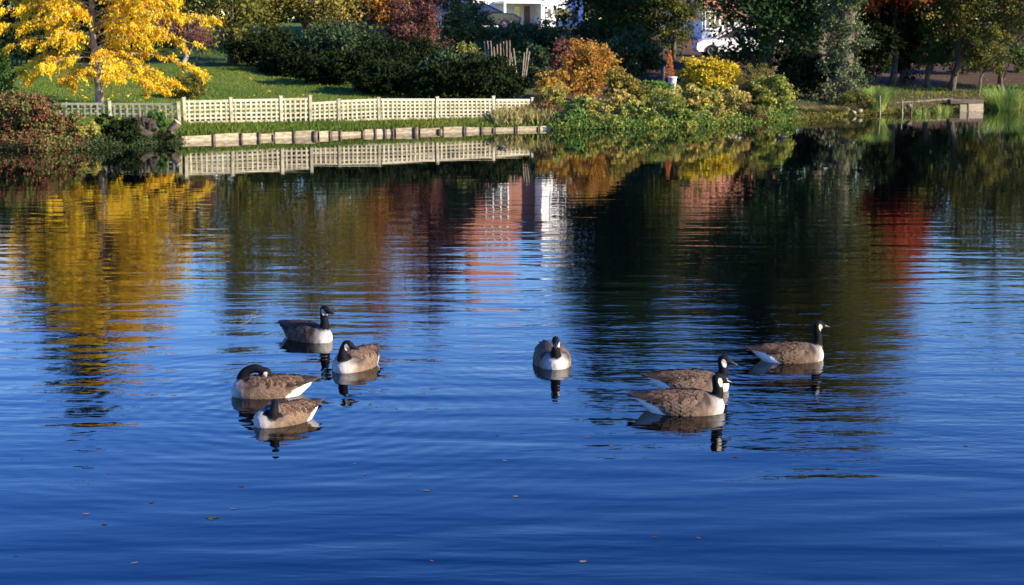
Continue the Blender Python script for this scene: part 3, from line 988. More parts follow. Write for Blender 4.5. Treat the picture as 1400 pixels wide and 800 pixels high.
def rose(px, py, D):
    p = P(px, py, D)
    root = empty('rose', (p.x, D, gz(p.x, D)))
    tag(root, 'single pink rose bloom above the clipped hedge', 'flower')
    z = p.z - root.location.z
    mb = MB(); mb.tube([(0, 0, -.1), (.04, 0, z * .6), (0, 0, z)], [.012, .01, .008], 5); mb.build('stem', BARK, root)
    rough_lump('bloom', (0, -.02, z), (.10, .10, .085), 2, PINK, root, 3, .25, 4)


rose(690, 35.5, 65.6)

# ------------------------------------------------------------------ houses
def window(parent, x0, x1, z0, z1, y, mullions=1):
    mb = MB(); f = .06
    mb.box(x0, x1, y - .06, y + .02, z0, z0 + f); mb.box(x0, x1, y - .06, y + .02, z1 - f, z1)
    mb.box(x0, x0 + f, y - .06, y + .02, z0 + f, z1 - f); mb.box(x1 - f, x1, y - .06, y + .02, z0 + f, z1 - f)
    for k in range(1, mullions + 1):
        q = x0 + (x1 - x0) * k / (mullions + 1); mb.box(q - .03, q + .03, y - .05, y + .02, z0 + f, z1 - f)
    w = mb.build('window', FRAME_WHITE, parent)
    mb = MB(); mb.box(x0 + f * .5, x1 - f * .5, y - .025, y - .005, z0 + f * .5, z1 - f * .5); mb.build('pane', GLASS, w)
    mb = MB(); mb.box(x0 - .06, x1 + .06, y - .12, y + .02, z0 - .06, z0 - .002); mb.build('sill', FRAME_WHITE, w)


def gable_roof(parent, x0, x1, y0, y1, ze, zr, axis='x', over=.35, t=.14, mat=None, name='roof'):
    mb = MB()
    if axis == 'y':      # ridge runs along y, gable faces the camera
        xm = (x0 + x1) / 2
        s = (zr - ze) / (xm - x0); e = ze - s * over
        pr = [(x0 - over, e), (xm, zr), (x1 + over, e), (x1 + over, e - t), (xm, zr - t), (x0 - over, e - t)]
        vs = [(a, y0 - over, b) for a, b in pr] + [(a, y1 + over, b) for a, b in pr]
    else:
        ym = (y0 + y1) / 2
        s = (zr - ze) / (ym - y0); e = ze - s * over
        pr = [(y0 - over, e), (ym, zr), (y1 + over, e), (y1 + over, e - t), (ym, zr - t), (y0 - over, e - t)]
        vs = [(x0 - over, a, b) for a, b in pr] + [(x1 + over, a, b) for a, b in pr]
    fs = [(0, 1, 7, 6), (1, 2, 8, 7), (2, 3, 9, 8), (3, 4, 10, 9), (4, 5, 11, 10), (5, 0, 6, 11), (0, 5, 4, 1), (1, 4, 3, 2), (6, 7, 10, 11), (7, 8, 9, 10)]
    mb.add(vs, fs)
    return mb.build(name, mat or ROOF, parent)


def white_house():
    D = 95.0
    A = P(735, 28, D)
    ppm = PPM(D, 28)
    z0 = 2.9
    root = empty('white_house', (A.x + .45, D, z0), R(24))
    tag(root, 'white rendered two-storey house with big window above the clipped hedge', 'house')
    W = (792 - 733) / ppm                      # gabled wing
    k = lambda px: (px - 735) / ppm
    zy = lambda py: P(735, py, D).z - z0
    top = 6.4
    mb = MB(); mb.box(k(731), k(793), 0, 8, -1.5, top)
    xm = (k(731) + k(793)) / 2
    mb.add([(k(731), .0, top), (k(793), .0, top), (xm, .0, top + 1.7), (k(731), 8, top), (k(793), 8, top), (xm, 8, top + 1.7)], [(0, 1, 2), (3, 5, 4), (0, 2, 5, 3), (1, 4, 5, 2)])
    mb.build('wall', WALL_WHITE, root)
    window(root, k(747), k(774), zy(27), zy(10), -.02, 0)
    window(root, k(736), k(745), zy(26), zy(11), -.02, 0)
    window(root, k(744), k(779), 3.9, 5.3, -.02, 2)
    mb = MB(); mb.box(k(776), k(785), -.07, .0, zy(29), zy(12)); mb.build('brick_panel', WALL_PINK, root)
    gable_roof(root, k(731), k(793), 0, 8, top, top + 1.95, 'y', .4)
    # set-back left wing: white ground floor with porch, tile-hung storey above
    mb = MB(); mb.box(k(640), k(731) - .01, 1.2, 8, -1.5, 2.75); mb.build('wing_wall', WALL_WHITE, root)
    mb = MB(); mb.box(k(640), k(731) - .01, 1.0, 8, 2.76, 6.0); mb.build('tile_hanging', WALL_PINK, root)
    window(root, k(655), k(690), 3.5, 4.9, .98, 2)
    window(root, k(700), k(712), zy(26), zy(8), 1.18, 0)
    mb = MB(); mb.box(k(716), k(724), 1.13, 1.2, -.4, zy(8)); d = mb.build('door', WALL_PINK, root)
    mb = MB(); mb.box(k(722.3), k(722.9), 1.07, 1.13, .5, .62); mb.build('handle', RIM, d)
    mb = MB(); mb.box(k(670), k(729), -.4, 1.2, zy(5), zy(1.5)); mb.build('porch_roof', FRAME_WHITE, root)
    for q in (k(672), k(727)):
        mb = MB(); mb.box(q - .06, q + .06, -.35, -.23, -.9, zy(5) - .003); mb.build('porch_post', FRAME_WHITE, root)
    rf = gable_roof(root, k(640), k(731) - .45, 1.0, 8, 6.0, 8.6, 'x', .4)
    mb = MB(); mb.box(k(660), k(672), 4, 4.9, 7.5, 9.8); mb.build('chimney', WALL_PINK, rf)


white_house()


def bungalow():
    D = 91.0
    A = P(962, 50, D); ppm = PPM(D, 30); z0 = gz(A.x, D) - .1
    root = empty('bungalow', (A.x, D, z0), R(22))
    tag(root, 'white bay-fronted house with red tiled roof behind the parked white car', 'house')
    k = lambda px: (px - 962) / ppm
    zy = lambda py: P(962, py, D).z - z0
    e = zy(9)
    mb = MB(); mb.box(k(940), k(1090), 0, 7, -.5, e - .15); mb.build('wall', WALL_WHITE, root)
    # half-octagon bay
    n = [(k(944), 0), (k(949), -.8), (k(978), -.8), (k(983), 0)]
    mb = MB(); vs = [(a, b, -.5) for a, b in n] + [(a, b, e - .03) for a, b in n]
    mb.add(vs, [(0, 1, 5, 4), (1, 2, 6, 5), (2, 3, 7, 6), (0, 4, 7, 3), (4, 5, 6, 7), (0, 3, 2, 1)]); mb.build('bay', WALL_WHITE, root)
    window(root, k(952), k(975), zy(40), zy(15), -.84, 2)
    window(root, k(990), k(1010), zy(42), zy(15), -.02, 1)
    mb = MB(); mb.box(k(983), k(987), -.12, 0, -.4, e - .16); mb.build('brick_pier', WALL_PINK, root)
    mb = MB(); c = (k(963), 2.2, e + 2.2)
    rim = [(k(938), 0.2), (k(946), -1.15), (k(981), -1.15), (k(989), .2)]
    vs = [(a, b, e - .02) for a, b in rim] + [c, (k(938), 3.5, e - .02), (k(989), 3.5, e - .02)] + [(a, b, e - .14) for a, b in rim]
    mb.add(vs, [(0, 1, 4), (1, 2, 4), (2, 3, 4), (3, 6, 4), (5, 0, 4), (6, 5, 4), (0, 7, 8, 1), (1, 8, 9, 2), (2, 9, 10, 3), (7, 10, 9, 8)])
    mb.build('bay_roof', ROOF, root)
    rf = gable_roof(root, k(940), k(1090), 0, 7, e - .15, e + 3.6, 'x', .4)
    mb = MB(); mb.box(k(968), k(980), 3, 3.8, e + 2.5, e + 4.8); mb.build('chimney', WALL_PINK, rf)


bungalow()


def far_house():
    D = 100.0
    A = P(10, 50, D); z0 = gz(A.x, D)
    root = empty('brick_house', (A.x, D, z0))
    tag(root, 'pink brick house with white gable behind the tall dark trees', 'house')
    mb = MB(); mb.box(-4, 3.2, 0, 8, -1, 8.2); mb.build('wall', WALL_PINK, root)
    mb = MB(); mb.add([(-4, -.01, 8.2), (3.2, -.01, 8.2), (-.4, -.01, 11), (-4, .3, 8.2), (3.2, .3, 8.2), (-.4, .3, 11)], [(0, 1, 2), (3, 5, 4), (0, 2, 5, 3), (1, 4, 5, 2), (0, 3, 4, 1)]); mb.build('gable', WALL_WHITE, root)
    gable_roof(root, -4, 3.2, 0, 8, 8.2, 11.25, 'y', .4)
    window(root, -2.2, -.4, 5.5, 7.2, -.02, 1); window(root, .6, 2.2, 5.5, 7.2, -.02, 1); window(root, -2.2, .4, 1, 2.6, -.02, 2)


far_house()


# ------------------------------------------------------------------ cars
def car(label, paint, wx, wy, wz, rz):
    root = empty('parked_car', (wx, wy, wz), rz)
    tag(root, label, 'car')
    side = [(-2.05, .35), (-2.12, .62), (-2.05, .88), (-1.2, .98), (1.0, .98), (1.75, .90), (2.1, .72), (2.12, .42), (2.0, .28), (-1.9, .28)]
    mb = MB(); n = len(side)
    lay = [(-.84, .93), (-.88, 1.0), (.88, 1.0), (.84, .93)]
    vs = []
    for y, s in lay: vs += [(x * (.985 if s < 1 else 1), y, .6 + (z - .6) * s) for x, z in side]
    fs = [tuple(range(n)), tuple(3 * n + k for k in range(n))[::-1]]
    for i in range(3): fs += [(i * n + k, (i + 1) * n + k, (i + 1) * n + (k + 1) % n, i * n + (k + 1) % n) for k in range(n)]
    mb.add(vs, fs); body = mb.build('body', paint, root, bevel=.03)
    cab = [(-1.95, .96), (-1.55, 1.36), (-.9, 1.47), (.1, 1.46), (.55, 1.30), (1.15, .97)]
    mb = MB(); n = len(cab)
    vs = [(x, y * (1 - .16 * (z - .96) / .5), z) for y in (-.80, .80) for x, z in cab]
    mb.add(vs, [tuple(range(n)), tuple(n + k for k in range(n))[::-1]] + [(k, n + k, n + (k + 1) % n, (k + 1) % n) for k in range(n)])
    mb.build('window_glass', GLASS, root)
    mb = MB()
    mb.box(-1.45, .18, -.66, .66, 1.475, 1.51); mb.build('roof', paint, root, bevel=.012)
    for y in (-.75, .75):
        for (a, b) in (((-1.9, .97), (-1.5, 1.38)), ((-.35, .97), (-.35, 1.47)), ((1.12, .98), (.15, 1.47))):
            s = 1 if y > 0 else -1
            mb = MB(); mb.tube([(a[0], s * .805, a[1]), (b[0], s * .68, b[1])], [.035, .03], 5)
            mb.build('pillar', paint, root)
    for x in (-1.28, 1.32):
        for y in (-.80, .80):
            w = empty('wheel', (x, y, .325)); w.parent = root
            mb = MB(); k = 20
            s = 1 if y > 0 else -1
            prof = [(.19, .11), (.30, .115), (.325, .08), (.325, -.08), (.30, -.115), (.19, -.11)]
            vs = [(r_ * math.cos(2 * math.pi * q / k), yy, r_ * math.sin(2 * math.pi * q / k)) for r_, yy in prof for q in range(k)]
            mb.add(vs, [(i * k + q, i * k + (q + 1) % k, ((i + 1) % 6) * k + (q + 1) % k, ((i + 1) % 6) * k + q) for i in range(6) for q in range(k)])
            mb.build('tyre', BLACK, w, True)
            mb = MB()
            mb.tube([(0, -.03, 0), (0, .03, 0)], [.05, .05], 10)
            for q in range(5):
                a = q * 2 * math.pi / 5
                mb.tube([(0, s * .06, 0), (math.cos(a) * .2, s * .08, math.sin(a) * .2)], [.03, .025], 5)
            mb.tube([(0, s * -.02, 0), (0, s * .0, 0)], [.19, .19], 20)
            mb.build('rim', RIM, w)
    for y in (-.62, .62):
        mb = MB(); mb.box(2.04, 2.125, y - .15, y + .15, .60, .74); mb.build('headlight', GLASS, root, bevel=.01)
        mb = MB(); mb.box(-2.13, -2.04, y - .12, y + .12, .66, .84); mb.build('tail_light', PINK, root, bevel=.01)
    for y in (-.885, .885):
        mb = MB(); mb.box(-.5, -.38, y - .012, y + .012, .80, .83); mb.build('door_handle', RIM, root)
    return root


q = P(974, 62, 80.0)
car('white car parked in front of the bay-fronted house', CAR_WHITE, q.x + 1.25, 80.6, gz(q.x + 1.2, 80.6) + .05, R(182))
q = P(684, 16, 85.0)
car('dark blue car parked in front of the white house', CAR_BLUE, q.x - 1.05, 85.0, gz(q.x - 1, 85.0), R(4))

# ------------------------------------------------------------------ trees
BT = 'tall trees behind the gardens'
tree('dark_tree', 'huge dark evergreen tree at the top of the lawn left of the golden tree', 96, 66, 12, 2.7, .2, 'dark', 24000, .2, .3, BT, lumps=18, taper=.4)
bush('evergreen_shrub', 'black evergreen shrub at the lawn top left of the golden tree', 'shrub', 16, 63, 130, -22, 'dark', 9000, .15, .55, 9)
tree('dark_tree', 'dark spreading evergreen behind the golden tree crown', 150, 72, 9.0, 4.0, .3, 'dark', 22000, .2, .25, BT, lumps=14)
tree('purple_umbrella_tree', 'small domed purple-brown tree with pale trunk at the lawn top', 252, 59.5, 2.1, 1.35, 1.05, 'purple', 5000, .08, .12, None, lumps=8, taper=.2, bark=BARK_PALE)
tree('olive_tree', 'olive-brown leafy tree right of the golden tree', 318, 65, 8.3, 2.6, .4, 'olive', 18000, .14, .18, BT, lumps=14, tone=(0, .8))
tree('olive_tree', 'golden olive tree overhanging the dark hedge', 420, 67, 9.3, 3.2, 1.5, 'olive', 20000, .14, .2, BT, lumps=14, tone=(.2, 1))
tree('olive_tree', 'russet tree behind the purple shrub', 500, 72, 10.0, 3.0, 1.0, 'orange', 18000, .15, .2, BT, lumps=14, tone=(.0, .7))
tree('plum_tree', 'tall plum-coloured tree left of the white house', 585, 78, 10.0, 2.8, 1.0, 'purple', 14000, .16, .2, BT, lumps=12)
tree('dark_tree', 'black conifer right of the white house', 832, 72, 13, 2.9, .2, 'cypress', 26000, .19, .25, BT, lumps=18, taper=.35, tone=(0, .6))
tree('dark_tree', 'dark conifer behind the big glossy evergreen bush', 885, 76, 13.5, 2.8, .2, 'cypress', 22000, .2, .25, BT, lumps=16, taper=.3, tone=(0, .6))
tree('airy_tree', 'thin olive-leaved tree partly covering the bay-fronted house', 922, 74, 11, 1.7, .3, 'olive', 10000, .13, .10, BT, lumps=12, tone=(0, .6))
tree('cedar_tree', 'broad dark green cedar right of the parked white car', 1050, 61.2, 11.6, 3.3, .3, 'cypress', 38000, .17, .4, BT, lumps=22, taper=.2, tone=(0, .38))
tree('oak_tree', 'tall brown-olive oak behind the ivy-clad tree', 1120, 66, 13, 3.4, 3.4, 'olive', 28000, .2, .4, BT, lumps=18, taper=.2, tone=(0, .8))


tree('olive_tree', 'tall olive tree rising behind the bay-fronted house', 968, 100, 15.5, 3.4, 4.5, 'olive', 14000, .26, .25, BT, lumps=12, taper=.2, tone=(0, .7))
tree('oak_tree', 'tall russet-olive oak behind the yew', 1195, 80, 14, 3.2, 6.5, 'olive', 20000, .2, .3, BT, lumps=16, taper=.2, tone=(.1, .9))


def ivy_tree():
    D = 58.6
    x = P(1150, 60, D).x; z0 = gz(x, D)
    root = empty('ivy_clad_tree', (x, D, z0))
    tag(root, 'tall trunk thickly clad in grey-green ivy on the bank', 'tree')
    mb = MB()
    mb.tube([(0, 0, -.3), (.15, 0, 1.5), (.2, .1, 4), (.1, .2, 7), (.2, .2, 11)], [.42, .34, .3, .25, .06], 10)
    r = np.random.default_rng(9)
    blobs = []
    for k in range(9):
        z = .3 + k * .55
        blobs.append((.1 + .25 * math.sin(k * 1.9), -.1 + .2 * math.cos(k * 2.3), z, .62 + .12 * r.random(), .6, .5))
    blobs[0] = (-.1, -.2, .25, 1.0, .8, .35)
    for k in range(12):
        a = k * 2.4; z = 5.0 + k * .5
        e = Vector((math.cos(a) * (1.6 - .06 * k), math.sin(a) * 1.3, z + .6))
        mb.tube([(.15, .1, z - .5), e * .5 + Vector((.1, 0, z * .5)), e], [.09, .06, .02], 6)
        blobs.append((e.x, e.y, e.z, 1.15, 1.1, .8))
    mb.build('trunk', BARK, root, True)
    foliage('ivy', blobs[:9], 13000, .085, 'ivy', root, .8, spread=.22, shell=.7)
    foliage('crown', blobs[9:], 14000, .18, 'olive', root, .6, tone=(0, .8))


ivy_tree()
tree('yew_tree', 'dense black-green yew beside the bare soil', 1238, 68, 6.8, 1.75, .35, 'dark', 22000, .13, .2, BT, lumps=16, taper=.35)
tree('cypress_tree', 'green upright cypress against the dark yew', 1272, 66.5, 6.0, .75, .35, 'cypress', 12000, .11, .1, BT, lumps=14, taper=.5, aspect=.35)
tree('red_maple', 'scarlet autumn maple whose lowest leaves hang above the yew', 1224, 67.2, 7.6, 2.4, 3.2, 'red', 16000, .15, .14, BT, lumps=12, taper=.3)
tree('oak_tree', 'slender leaning oak with bare lower trunk on the leafy soil', 1305, 66, 7.0, 2.2, 1.3, 'olive', 12000, .12, .15, BT, lumps=12, lean=(.10, 0), tone=(.05, .75), limb=.8)
tree('oak_tree', 'straight slim oak behind the right-hand reed clump', 1373, 66, 8.5, 2.3, .9, 'olive', 14000, .12, .11, BT, lumps=14, tone=(0, .7), limb=.8)
tree('oak_sapling', 'short leaning sapling between the two oaks', 1338, 64.5, 2.9, 1.1, .9, 'olive', 4500, .10, .06, BT, lumps=8, lean=(.25, 0), tone=(0, .7))
tree('oak_tree', 'yellow-green tree behind the sapling at the right of the yew', 1440, 82, 10, 3.0, .5, 'olive', 18000, .15, .2, BT, lumps=14, tone=(0, .7))
bush('understorey_shrub', 'dull green shrub under the oaks behind the bare soil', 'shrub', 1320, 74, 120, 30, 'cypress', 7500, .14, tone=(0, .8))
bush('understorey_shrub', 'lit green hedge beyond the straight slim oak', 'shrub', 1392, 76, 70, 60, 'green', 4500, .13)
bush('understorey_shrub', 'black shrub filling the shade between ivy trunk and yew', 'shrub', 1195, 66, 80, 30, 'dark', 7000, .14)
bush('understorey_shrub', 'black shrub left of the ivy-clad trunk behind the grass tufts', 'shrub', 1106, 59.2, 80, 74, 'dark', 6000, .12)
tree('oak_tree', 'unseen leafy oak off the right edge, added to shade the soil bank', 1500, 66, 9, 2.6, 1.0, 'olive', 14000, .16, .2, BT, lumps=12, tone=(.1, .8))  # out-of-view tree, added so its crown shades the soil behind
bush('understorey_shrub', 'dark low shrub at the foot of the cedar behind the bank edge', 'shrub', 1085, 60, 70, 70, 'dark', 6000, .12)


def far_wood():
    r = np.random.default_rng(2)
    blobs = []
    for k in range(64):
        x = -75 + k * 2.4 + r.normal() * .6
        y = 112 + r.normal() * 3
        z = float(ground_z(x, y)); h = 6.0 + r.random() * 3.0
        blobs.append((x, y, z + h * .5, 2.2, 1.8, h * .55))
        blobs.append((x + 1.2, y - 3, z + 1.2, 2.4, 1.6, 1.9))
    C, O, T = crown_points(blobs, 110000, .36, 16)
    n = len(C); ln = .42 * (.6 + .8 * r.random(n))
    me = leaves_mesh('distant_wood', C, O + r.normal(size=(n, 3)) * .7, r.normal(size=(n, 3)), ln, ln * .6, .7 * T + .3 * r.random(n), LM['dark'])
    tag(link('distant_wood', me), 'belt of far dark woodland closing the view behind the houses', 'wood', kind='stuff')


far_wood()


# ------------------------------------------------------------------ right bank
def reeds(label, px, D, wpx, top, n=420, mat='reed'):
    p = P(px, top, D); z0 = gz(p.x, D); H = p.z - z0; W = wpx / PPM(D, top) / 2
    r = np.random.default_rng(int(px))
    a = r.random(n) * 6.283; rad = r.random(n) ** .5 * W * .45
    B = np.stack([np.cos(a) * rad, np.sin(a) * rad, np.full(n, -.05)], -1)
    h = H * (.55 + .5 * r.random(n)); out = W * (.25 + .75 * r.random(n)); w = .014 + .014 * r.random(n)
    d = np.stack([np.cos(a), np.sin(a)], -1)
    seg = 5
    V = np.empty((n, seg + 1, 2, 3)); tn = np.stack([-np.sin(a), np.cos(a), 0 * a], -1)
    for s in range(seg + 1):
        q = s / seg
        c = B.copy(); c[:, :2] += d * (out * q ** 1.8)[:, None]; c[:, 2] += h * (q * 1.12 - .30 * q ** 3)
        V[:, s, 0] = c - tn * (w * (1 - q * .92))[:, None]; V[:, s, 1] = c + tn * (w * (1 - q * .92))[:, None]
    i = (np.arange(n) * (seg + 1) * 2)[:, None] + (np.arange(seg) * 2)[None]; i = i.ravel()
    Q = np.stack([i, i + 1, i + 3, i + 2], -1)
    tone = np.repeat(np.clip(.2 + .8 * r.random(n), 0, 1), (seg + 1) * 2)
    o = link('reed_clump', np_mesh('reed_clump', V.reshape(-1, 3), Q, {'tone': tone}, LM[mat], True))
    o.location = (p.x, D, z0)
    tag(o, label, 'reeds')
    return o


reeds('bright green arching reed clump beside the ivy-clad trunk', 1200, 57.8, 52, 108, 520)
reeds('broad reed clump at the far right below the slim oak', 1376, 61.4, 74, 104, 800)
reeds('small sedge tuft between the soil bank stakes', 1262, 57.6, 24, 138, 160)
reeds('short sedge tuft at the end of the low plank', 1291, 58.4, 22, 134, 160)
reeds('yellow grass tuft hanging over the pale stones', 1146, 56.6, 60, 138, 380, 'straw')
reeds('grey-green grass tuft left of the pale stones', 1112, 55.8, 56, 142, 380, 'straw')
reeds('dry grass tuft beneath the right-hand reed clump', 1395, 61.0, 46, 128, 300, 'straw')
bush('bank_heather', 'brown-green ivy skirt at the foot of the ivy-clad trunk', 'plant', 1165, 57.3, 66, 122, 'olive', 3200, .07, .5, 7, tone=(0, .8))


def right_edge():
    # pale stones
    for i, (px, w, py, lab) in enumerate([(1157, 9, 148, 'pale rounded stone at the waterline below the ivy-clad trunk'),
                                          (1167, 8, 152, 'low pale stone between two others at the waterline'),
                                          (1175, 9, 150, 'pale blocky stone nearest the bright reed clump'),
                                          (1243, 9, 143, 'dark wet stone below the low plank')]):
        D = DW(157) - .1 if px < 1200 else DW(155) + .1
        D = float(shore_y(P(px, 150, 56).x)) - .05
        q = P(px, py, D); s = w / PPM(D, py) / 2
        o = rough_lump('bank_stone', (q.x, D, q.z - .05), (s, s * .9, .09), i + 3, STONE if px < 1200 else WOOD_DARK, None, 3, .25, 2)
        tag(o, lab, 'stone')
    # low plank with its supports
    A, B = P(1222, 141, 59.6), P(1299, 135, 61.8)
    root = empty('low_plank', (A.x, A.y, gz(A.x, A.y))); tag(root, 'long weathered plank lying along the soil bank edge', 'plank')
    d = B - A; mb = MB(); mb.box(0, d.length, -.14, .14, -.03, .03)
    o = mb.build('board', SOIL_BROWN, root, bevel=.01); o.location = A - root.location; o.rotation_euler = (0, -math.asin(d.z / d.length), math.atan2(d.y, d.x))
    for t in (.08, .5, .93):
        c = A.lerp(B, t) - root.location; mb = MB(); mb.box(c.x - .06, c.x + .06, c.y - .08, c.y + .08, -.3, c.z - .033); mb.build('support', WOOD_DARK, root)
    # cream retaining boards
    r = random.Random(2)
    rows = [(1312, 1322, 143, 150), (1324, 1345, 142, 150)]
    labs = ['narrow cream retaining board left of its stake near the far reeds', 'bright cream retaining board beside the far reed clump']
    for (a, b, t, bo), lab in zip(rows, labs):
        xm = P((a + b) / 2, 150, 58).x; D = float(shore_y(xm)) - .02
        A, B = P(a, t, D), P(b, t, D)
        mb = MB(); mb.box(-(B.x - A.x) / 2, (B.x - A.x) / 2, -.04, .04, -.4, A.z)
        o = mb.build('retaining_board', WOOD_PALE, None, bevel=.01); o.location = ((A.x + B.x) / 2, D, 0); o.rotation_euler = (R(-3), 0, R(r.uniform(-4, 10)))
        tag(o, lab, 'board')
    for px, t, lab in ((1204, 131, 'thin grey mooring stake in front of the bright reed clump'), (1234, 137, 'leaning thin stake below the low plank'), (1323, 140, 'short stake between the cream retaining boards'),
                       (1246, 140, 'dark stub of a stake beside the wet stone')):
        xm = P(px, 150, 57.3).x; D = float(shore_y(xm)) - .22
        q = P(px, t, D); mb = MB(); mb.tube([(0, 0, -.9), (.01, 0, 0), (.02, 0, q.z)], [.03, .032, .026], 7)
        o = mb.build('stake', WOOD_POST if px < 1240 else WOOD_DARK); o.location = (q.x, D, 0); o.rotation_euler = (0, R(r.uniform(-4, 4)), 0)
        tag(o, lab, 'stake')
    # a concrete/soil step above the boards
    A = P(1297, 136, 60.6); B = P(1336, 135, 61.0)
    mb = MB(); mb.box(0, (B - A).length, -.25, .25, -.16, .0)
    o = mb.build('stone_step', SOIL_BROWN, None, bevel=.02); o.location = A; tag(o, 'flat brown stone step above the cream retaining boards', 'step')


right_edge()


# ------------------------------------------------------------------ geese
def goose_mats():
    m, nt, out = new_mat('goose_plumage')
    L = nt.links
    at = N(nt, 'ShaderNodeAttribute'); at.attribute_name = 'Col'
    bar = N(nt, 'ShaderNodeAttribute'); bar.attribute_name = 'bar'
    tc = N(nt, 'ShaderNodeTexCoord')
    mp = N(nt, 'ShaderNodeMapping'); mp.inputs['Scale'].default_value = (1, .35, .35); mp.inputs['Rotation'].default_value = (0, R(-28), 0)
    L.new(tc.outputs['Object'], mp.inputs[0])
    wv = N(nt, 'ShaderNodeTexWave'); wv.inputs['Scale'].default_value = 10.5; wv.inputs['Distortion'].default_value = 3.2; wv.inputs['Detail'].default_value = 2; wv.inputs['Detail Scale'].default_value = 2.2
    L.new(mp.outputs[0], wv.inputs[0])
    nz = N(nt, 'ShaderNodeTexNoise'); nz.inputs['Scale'].default_value = 60; nz.inputs['Detail'].default_value = 4
    L.new(tc.outputs['Object'], nz.inputs[0])
    mr = N(nt, 'ShaderNodeMapRange'); mr.inputs[1].default_value = .25; mr.inputs[2].default_value = .8; mr.inputs[3].default_value = .86; mr.inputs[4].default_value = 1.08
    L.new(wv.outputs[1], mr.inputs[0])
    one = N(nt, 'ShaderNodeMix', data_type='FLOAT'); one.inputs[2].default_value = 1.0
    L.new(bar.outputs['Fac'], one.inputs[0]); L.new(mr.outputs[0], one.inputs[3])
    nm = N(nt, 'ShaderNodeMapRange'); nm.inputs[1].default_value = .3; nm.inputs[2].default_value = .7; nm.inputs[3].default_value = .86; nm.inputs[4].default_value = 1.1
    L.new(nz.outputs[0], nm.inputs[0])
    mu = N(nt, 'ShaderNodeMath', operation='MULTIPLY'); L.new(one.outputs[0], mu.inputs[0]); L.new(nm.outputs[0], mu.inputs[1])
    vm = N(nt, 'ShaderNodeVectorMath', operation='SCALE'); L.new(at.outputs['Color'], vm.inputs[0]); L.new(mu.outputs[0], vm.inputs['Scale'])
    b = N(nt, 'ShaderNodeBsdfPrincipled'); b.inputs['Roughness'].default_value = .7; b.inputs['Specular IOR Level'].default_value = .10
    b.inputs['Sheen Weight'].default_value = 0.0
    L.new(vm.outputs[0], b.inputs['Base Color'])
    bp = N(nt, 'ShaderNodeBump'); bp.inputs['Strength'].default_value = .35; bp.inputs['Distance'].default_value = .006
    ad = N(nt, 'ShaderNodeMath', operation='ADD'); L.new(nz.outputs[0], ad.inputs[0]); L.new(mu.outputs[0], ad.inputs[1])
    L.new(ad.outputs[0], bp.inputs['Height']); L.new(bp.outputs[0], b.inputs['Normal'])
    L.new(b.outputs[0], out.inputs[0])
    return m


GOOSE = goose_mats()
BILL = plain('goose_bill', (.012, .012, .013), .35)
EYE = plain('goose_eye', (.008, .006, .005), .08, 0, .8)
# body stations: x, centre z, half width, half height
ST = np.array([(-.375, .150, .012, .008), (-.34, .138, .045, .022), (-.28, .115, .085, .055), (-.20, .083, .128, .094), (-.10, .058, .158, .130), (0, .047, .171, .147), (.10, .044, .170, .149),
               (.18, .048, .154, .142), (.25, .056, .122, .120), (.30, .064, .085, .090), (.328, .07, .045, .050), (.338, .072, .012, .014)])


def st(x):
    return [float(np.interp(x, ST[:, 0], ST[:, i])) for i in (1, 2, 3)]


def body_pt(x, phi, off=0.0):
    zc, w, h = st(x)
    # superellipse-ish section: broad flat back
    s, c = math.sin(phi), math.cos(phi)
    return Vector((x, (w + off) * math.copysign(abs(s) ** .9, s), zc + (h + off) * math.copysign(abs(c) ** .95, c)))


def catmull(pts, n):
    pts = [np.array(p, float) for p in pts]
    q = [2 * pts[0] - pts[1]] + pts + [2 * pts[-1] - pts[-2]]
    out = []
    for i in range(1, len(q) - 2):
        for k in range(n):
            t = k / n
            out.append(.5 * ((2 * q[i]) + (-q[i - 1] + q[i + 1]) * t + (2 * q[i - 1] - 5 * q[i] + 4 * q[i + 1] - q[i + 2]) * t * t + (-q[i - 1] + 3 * q[i] - 3 * q[i + 1] + q[i + 2]) * t ** 3))
    out.append(pts[-1])
    return np.array(out)


WHITE_B = np.array([.47, .44, .39]); TAN_B = np.array([.135, .088, .053])


def front_f(x, y, z):
    return np.clip((np.asarray(x) - .165 - .25 * np.clip(np.asarray(z) - .03, 0, .12) - .35 * np.clip(np.abs(y) - .06, 0, 1)) / .16, 0, 1) ** 1.2


def feather(V, F, Cc, base, axis, up, ln, wd, dark, pale, curl=.10, edge=.6, sp=5):
    axis = axis.normalized(); side = axis.cross(up).normalized(); up = side.cross(axis)
    n0 = len(V)
    na, nc = 6, 5
    for i in range(na):
        t = i / (na - 1)
        w = wd * (.55 + .45 * math.sin(math.pi * min(1, t * .9 + .15))) if t < .8 else wd * math.sqrt(max(0, 1 - ((t - .8) / .2) ** 2)) * .86 + wd * .10
        for j in range(nc):
            s = (j / (nc - 1) - .5) * 2
            p = base + axis * ln * (t - (.06 * abs(s) if t > .75 else 0)) + side * w * .5 * s + up * (wd * .045 * (1 - s * s) - curl * ln * max(0, t - .7) * .6)
            V.append(p)
            e = max(abs(s) ** sp * (.35 + .65 * t) * (.8 if sp < 6 else .45), max(0, (t - .79) / .21) * (1 - .35 * abs(s)))
            e = min(1, e * edge * 1.4)
            Cc.append([dark[k] * (1 - e) + pale[k] * e for k in range(3)] + [1])
    for i in range(na - 1):
        for j in range(nc - 1):
            a = n0 + i * nc + j
            F.append((a, a + 1, a + nc + 1, a + nc))


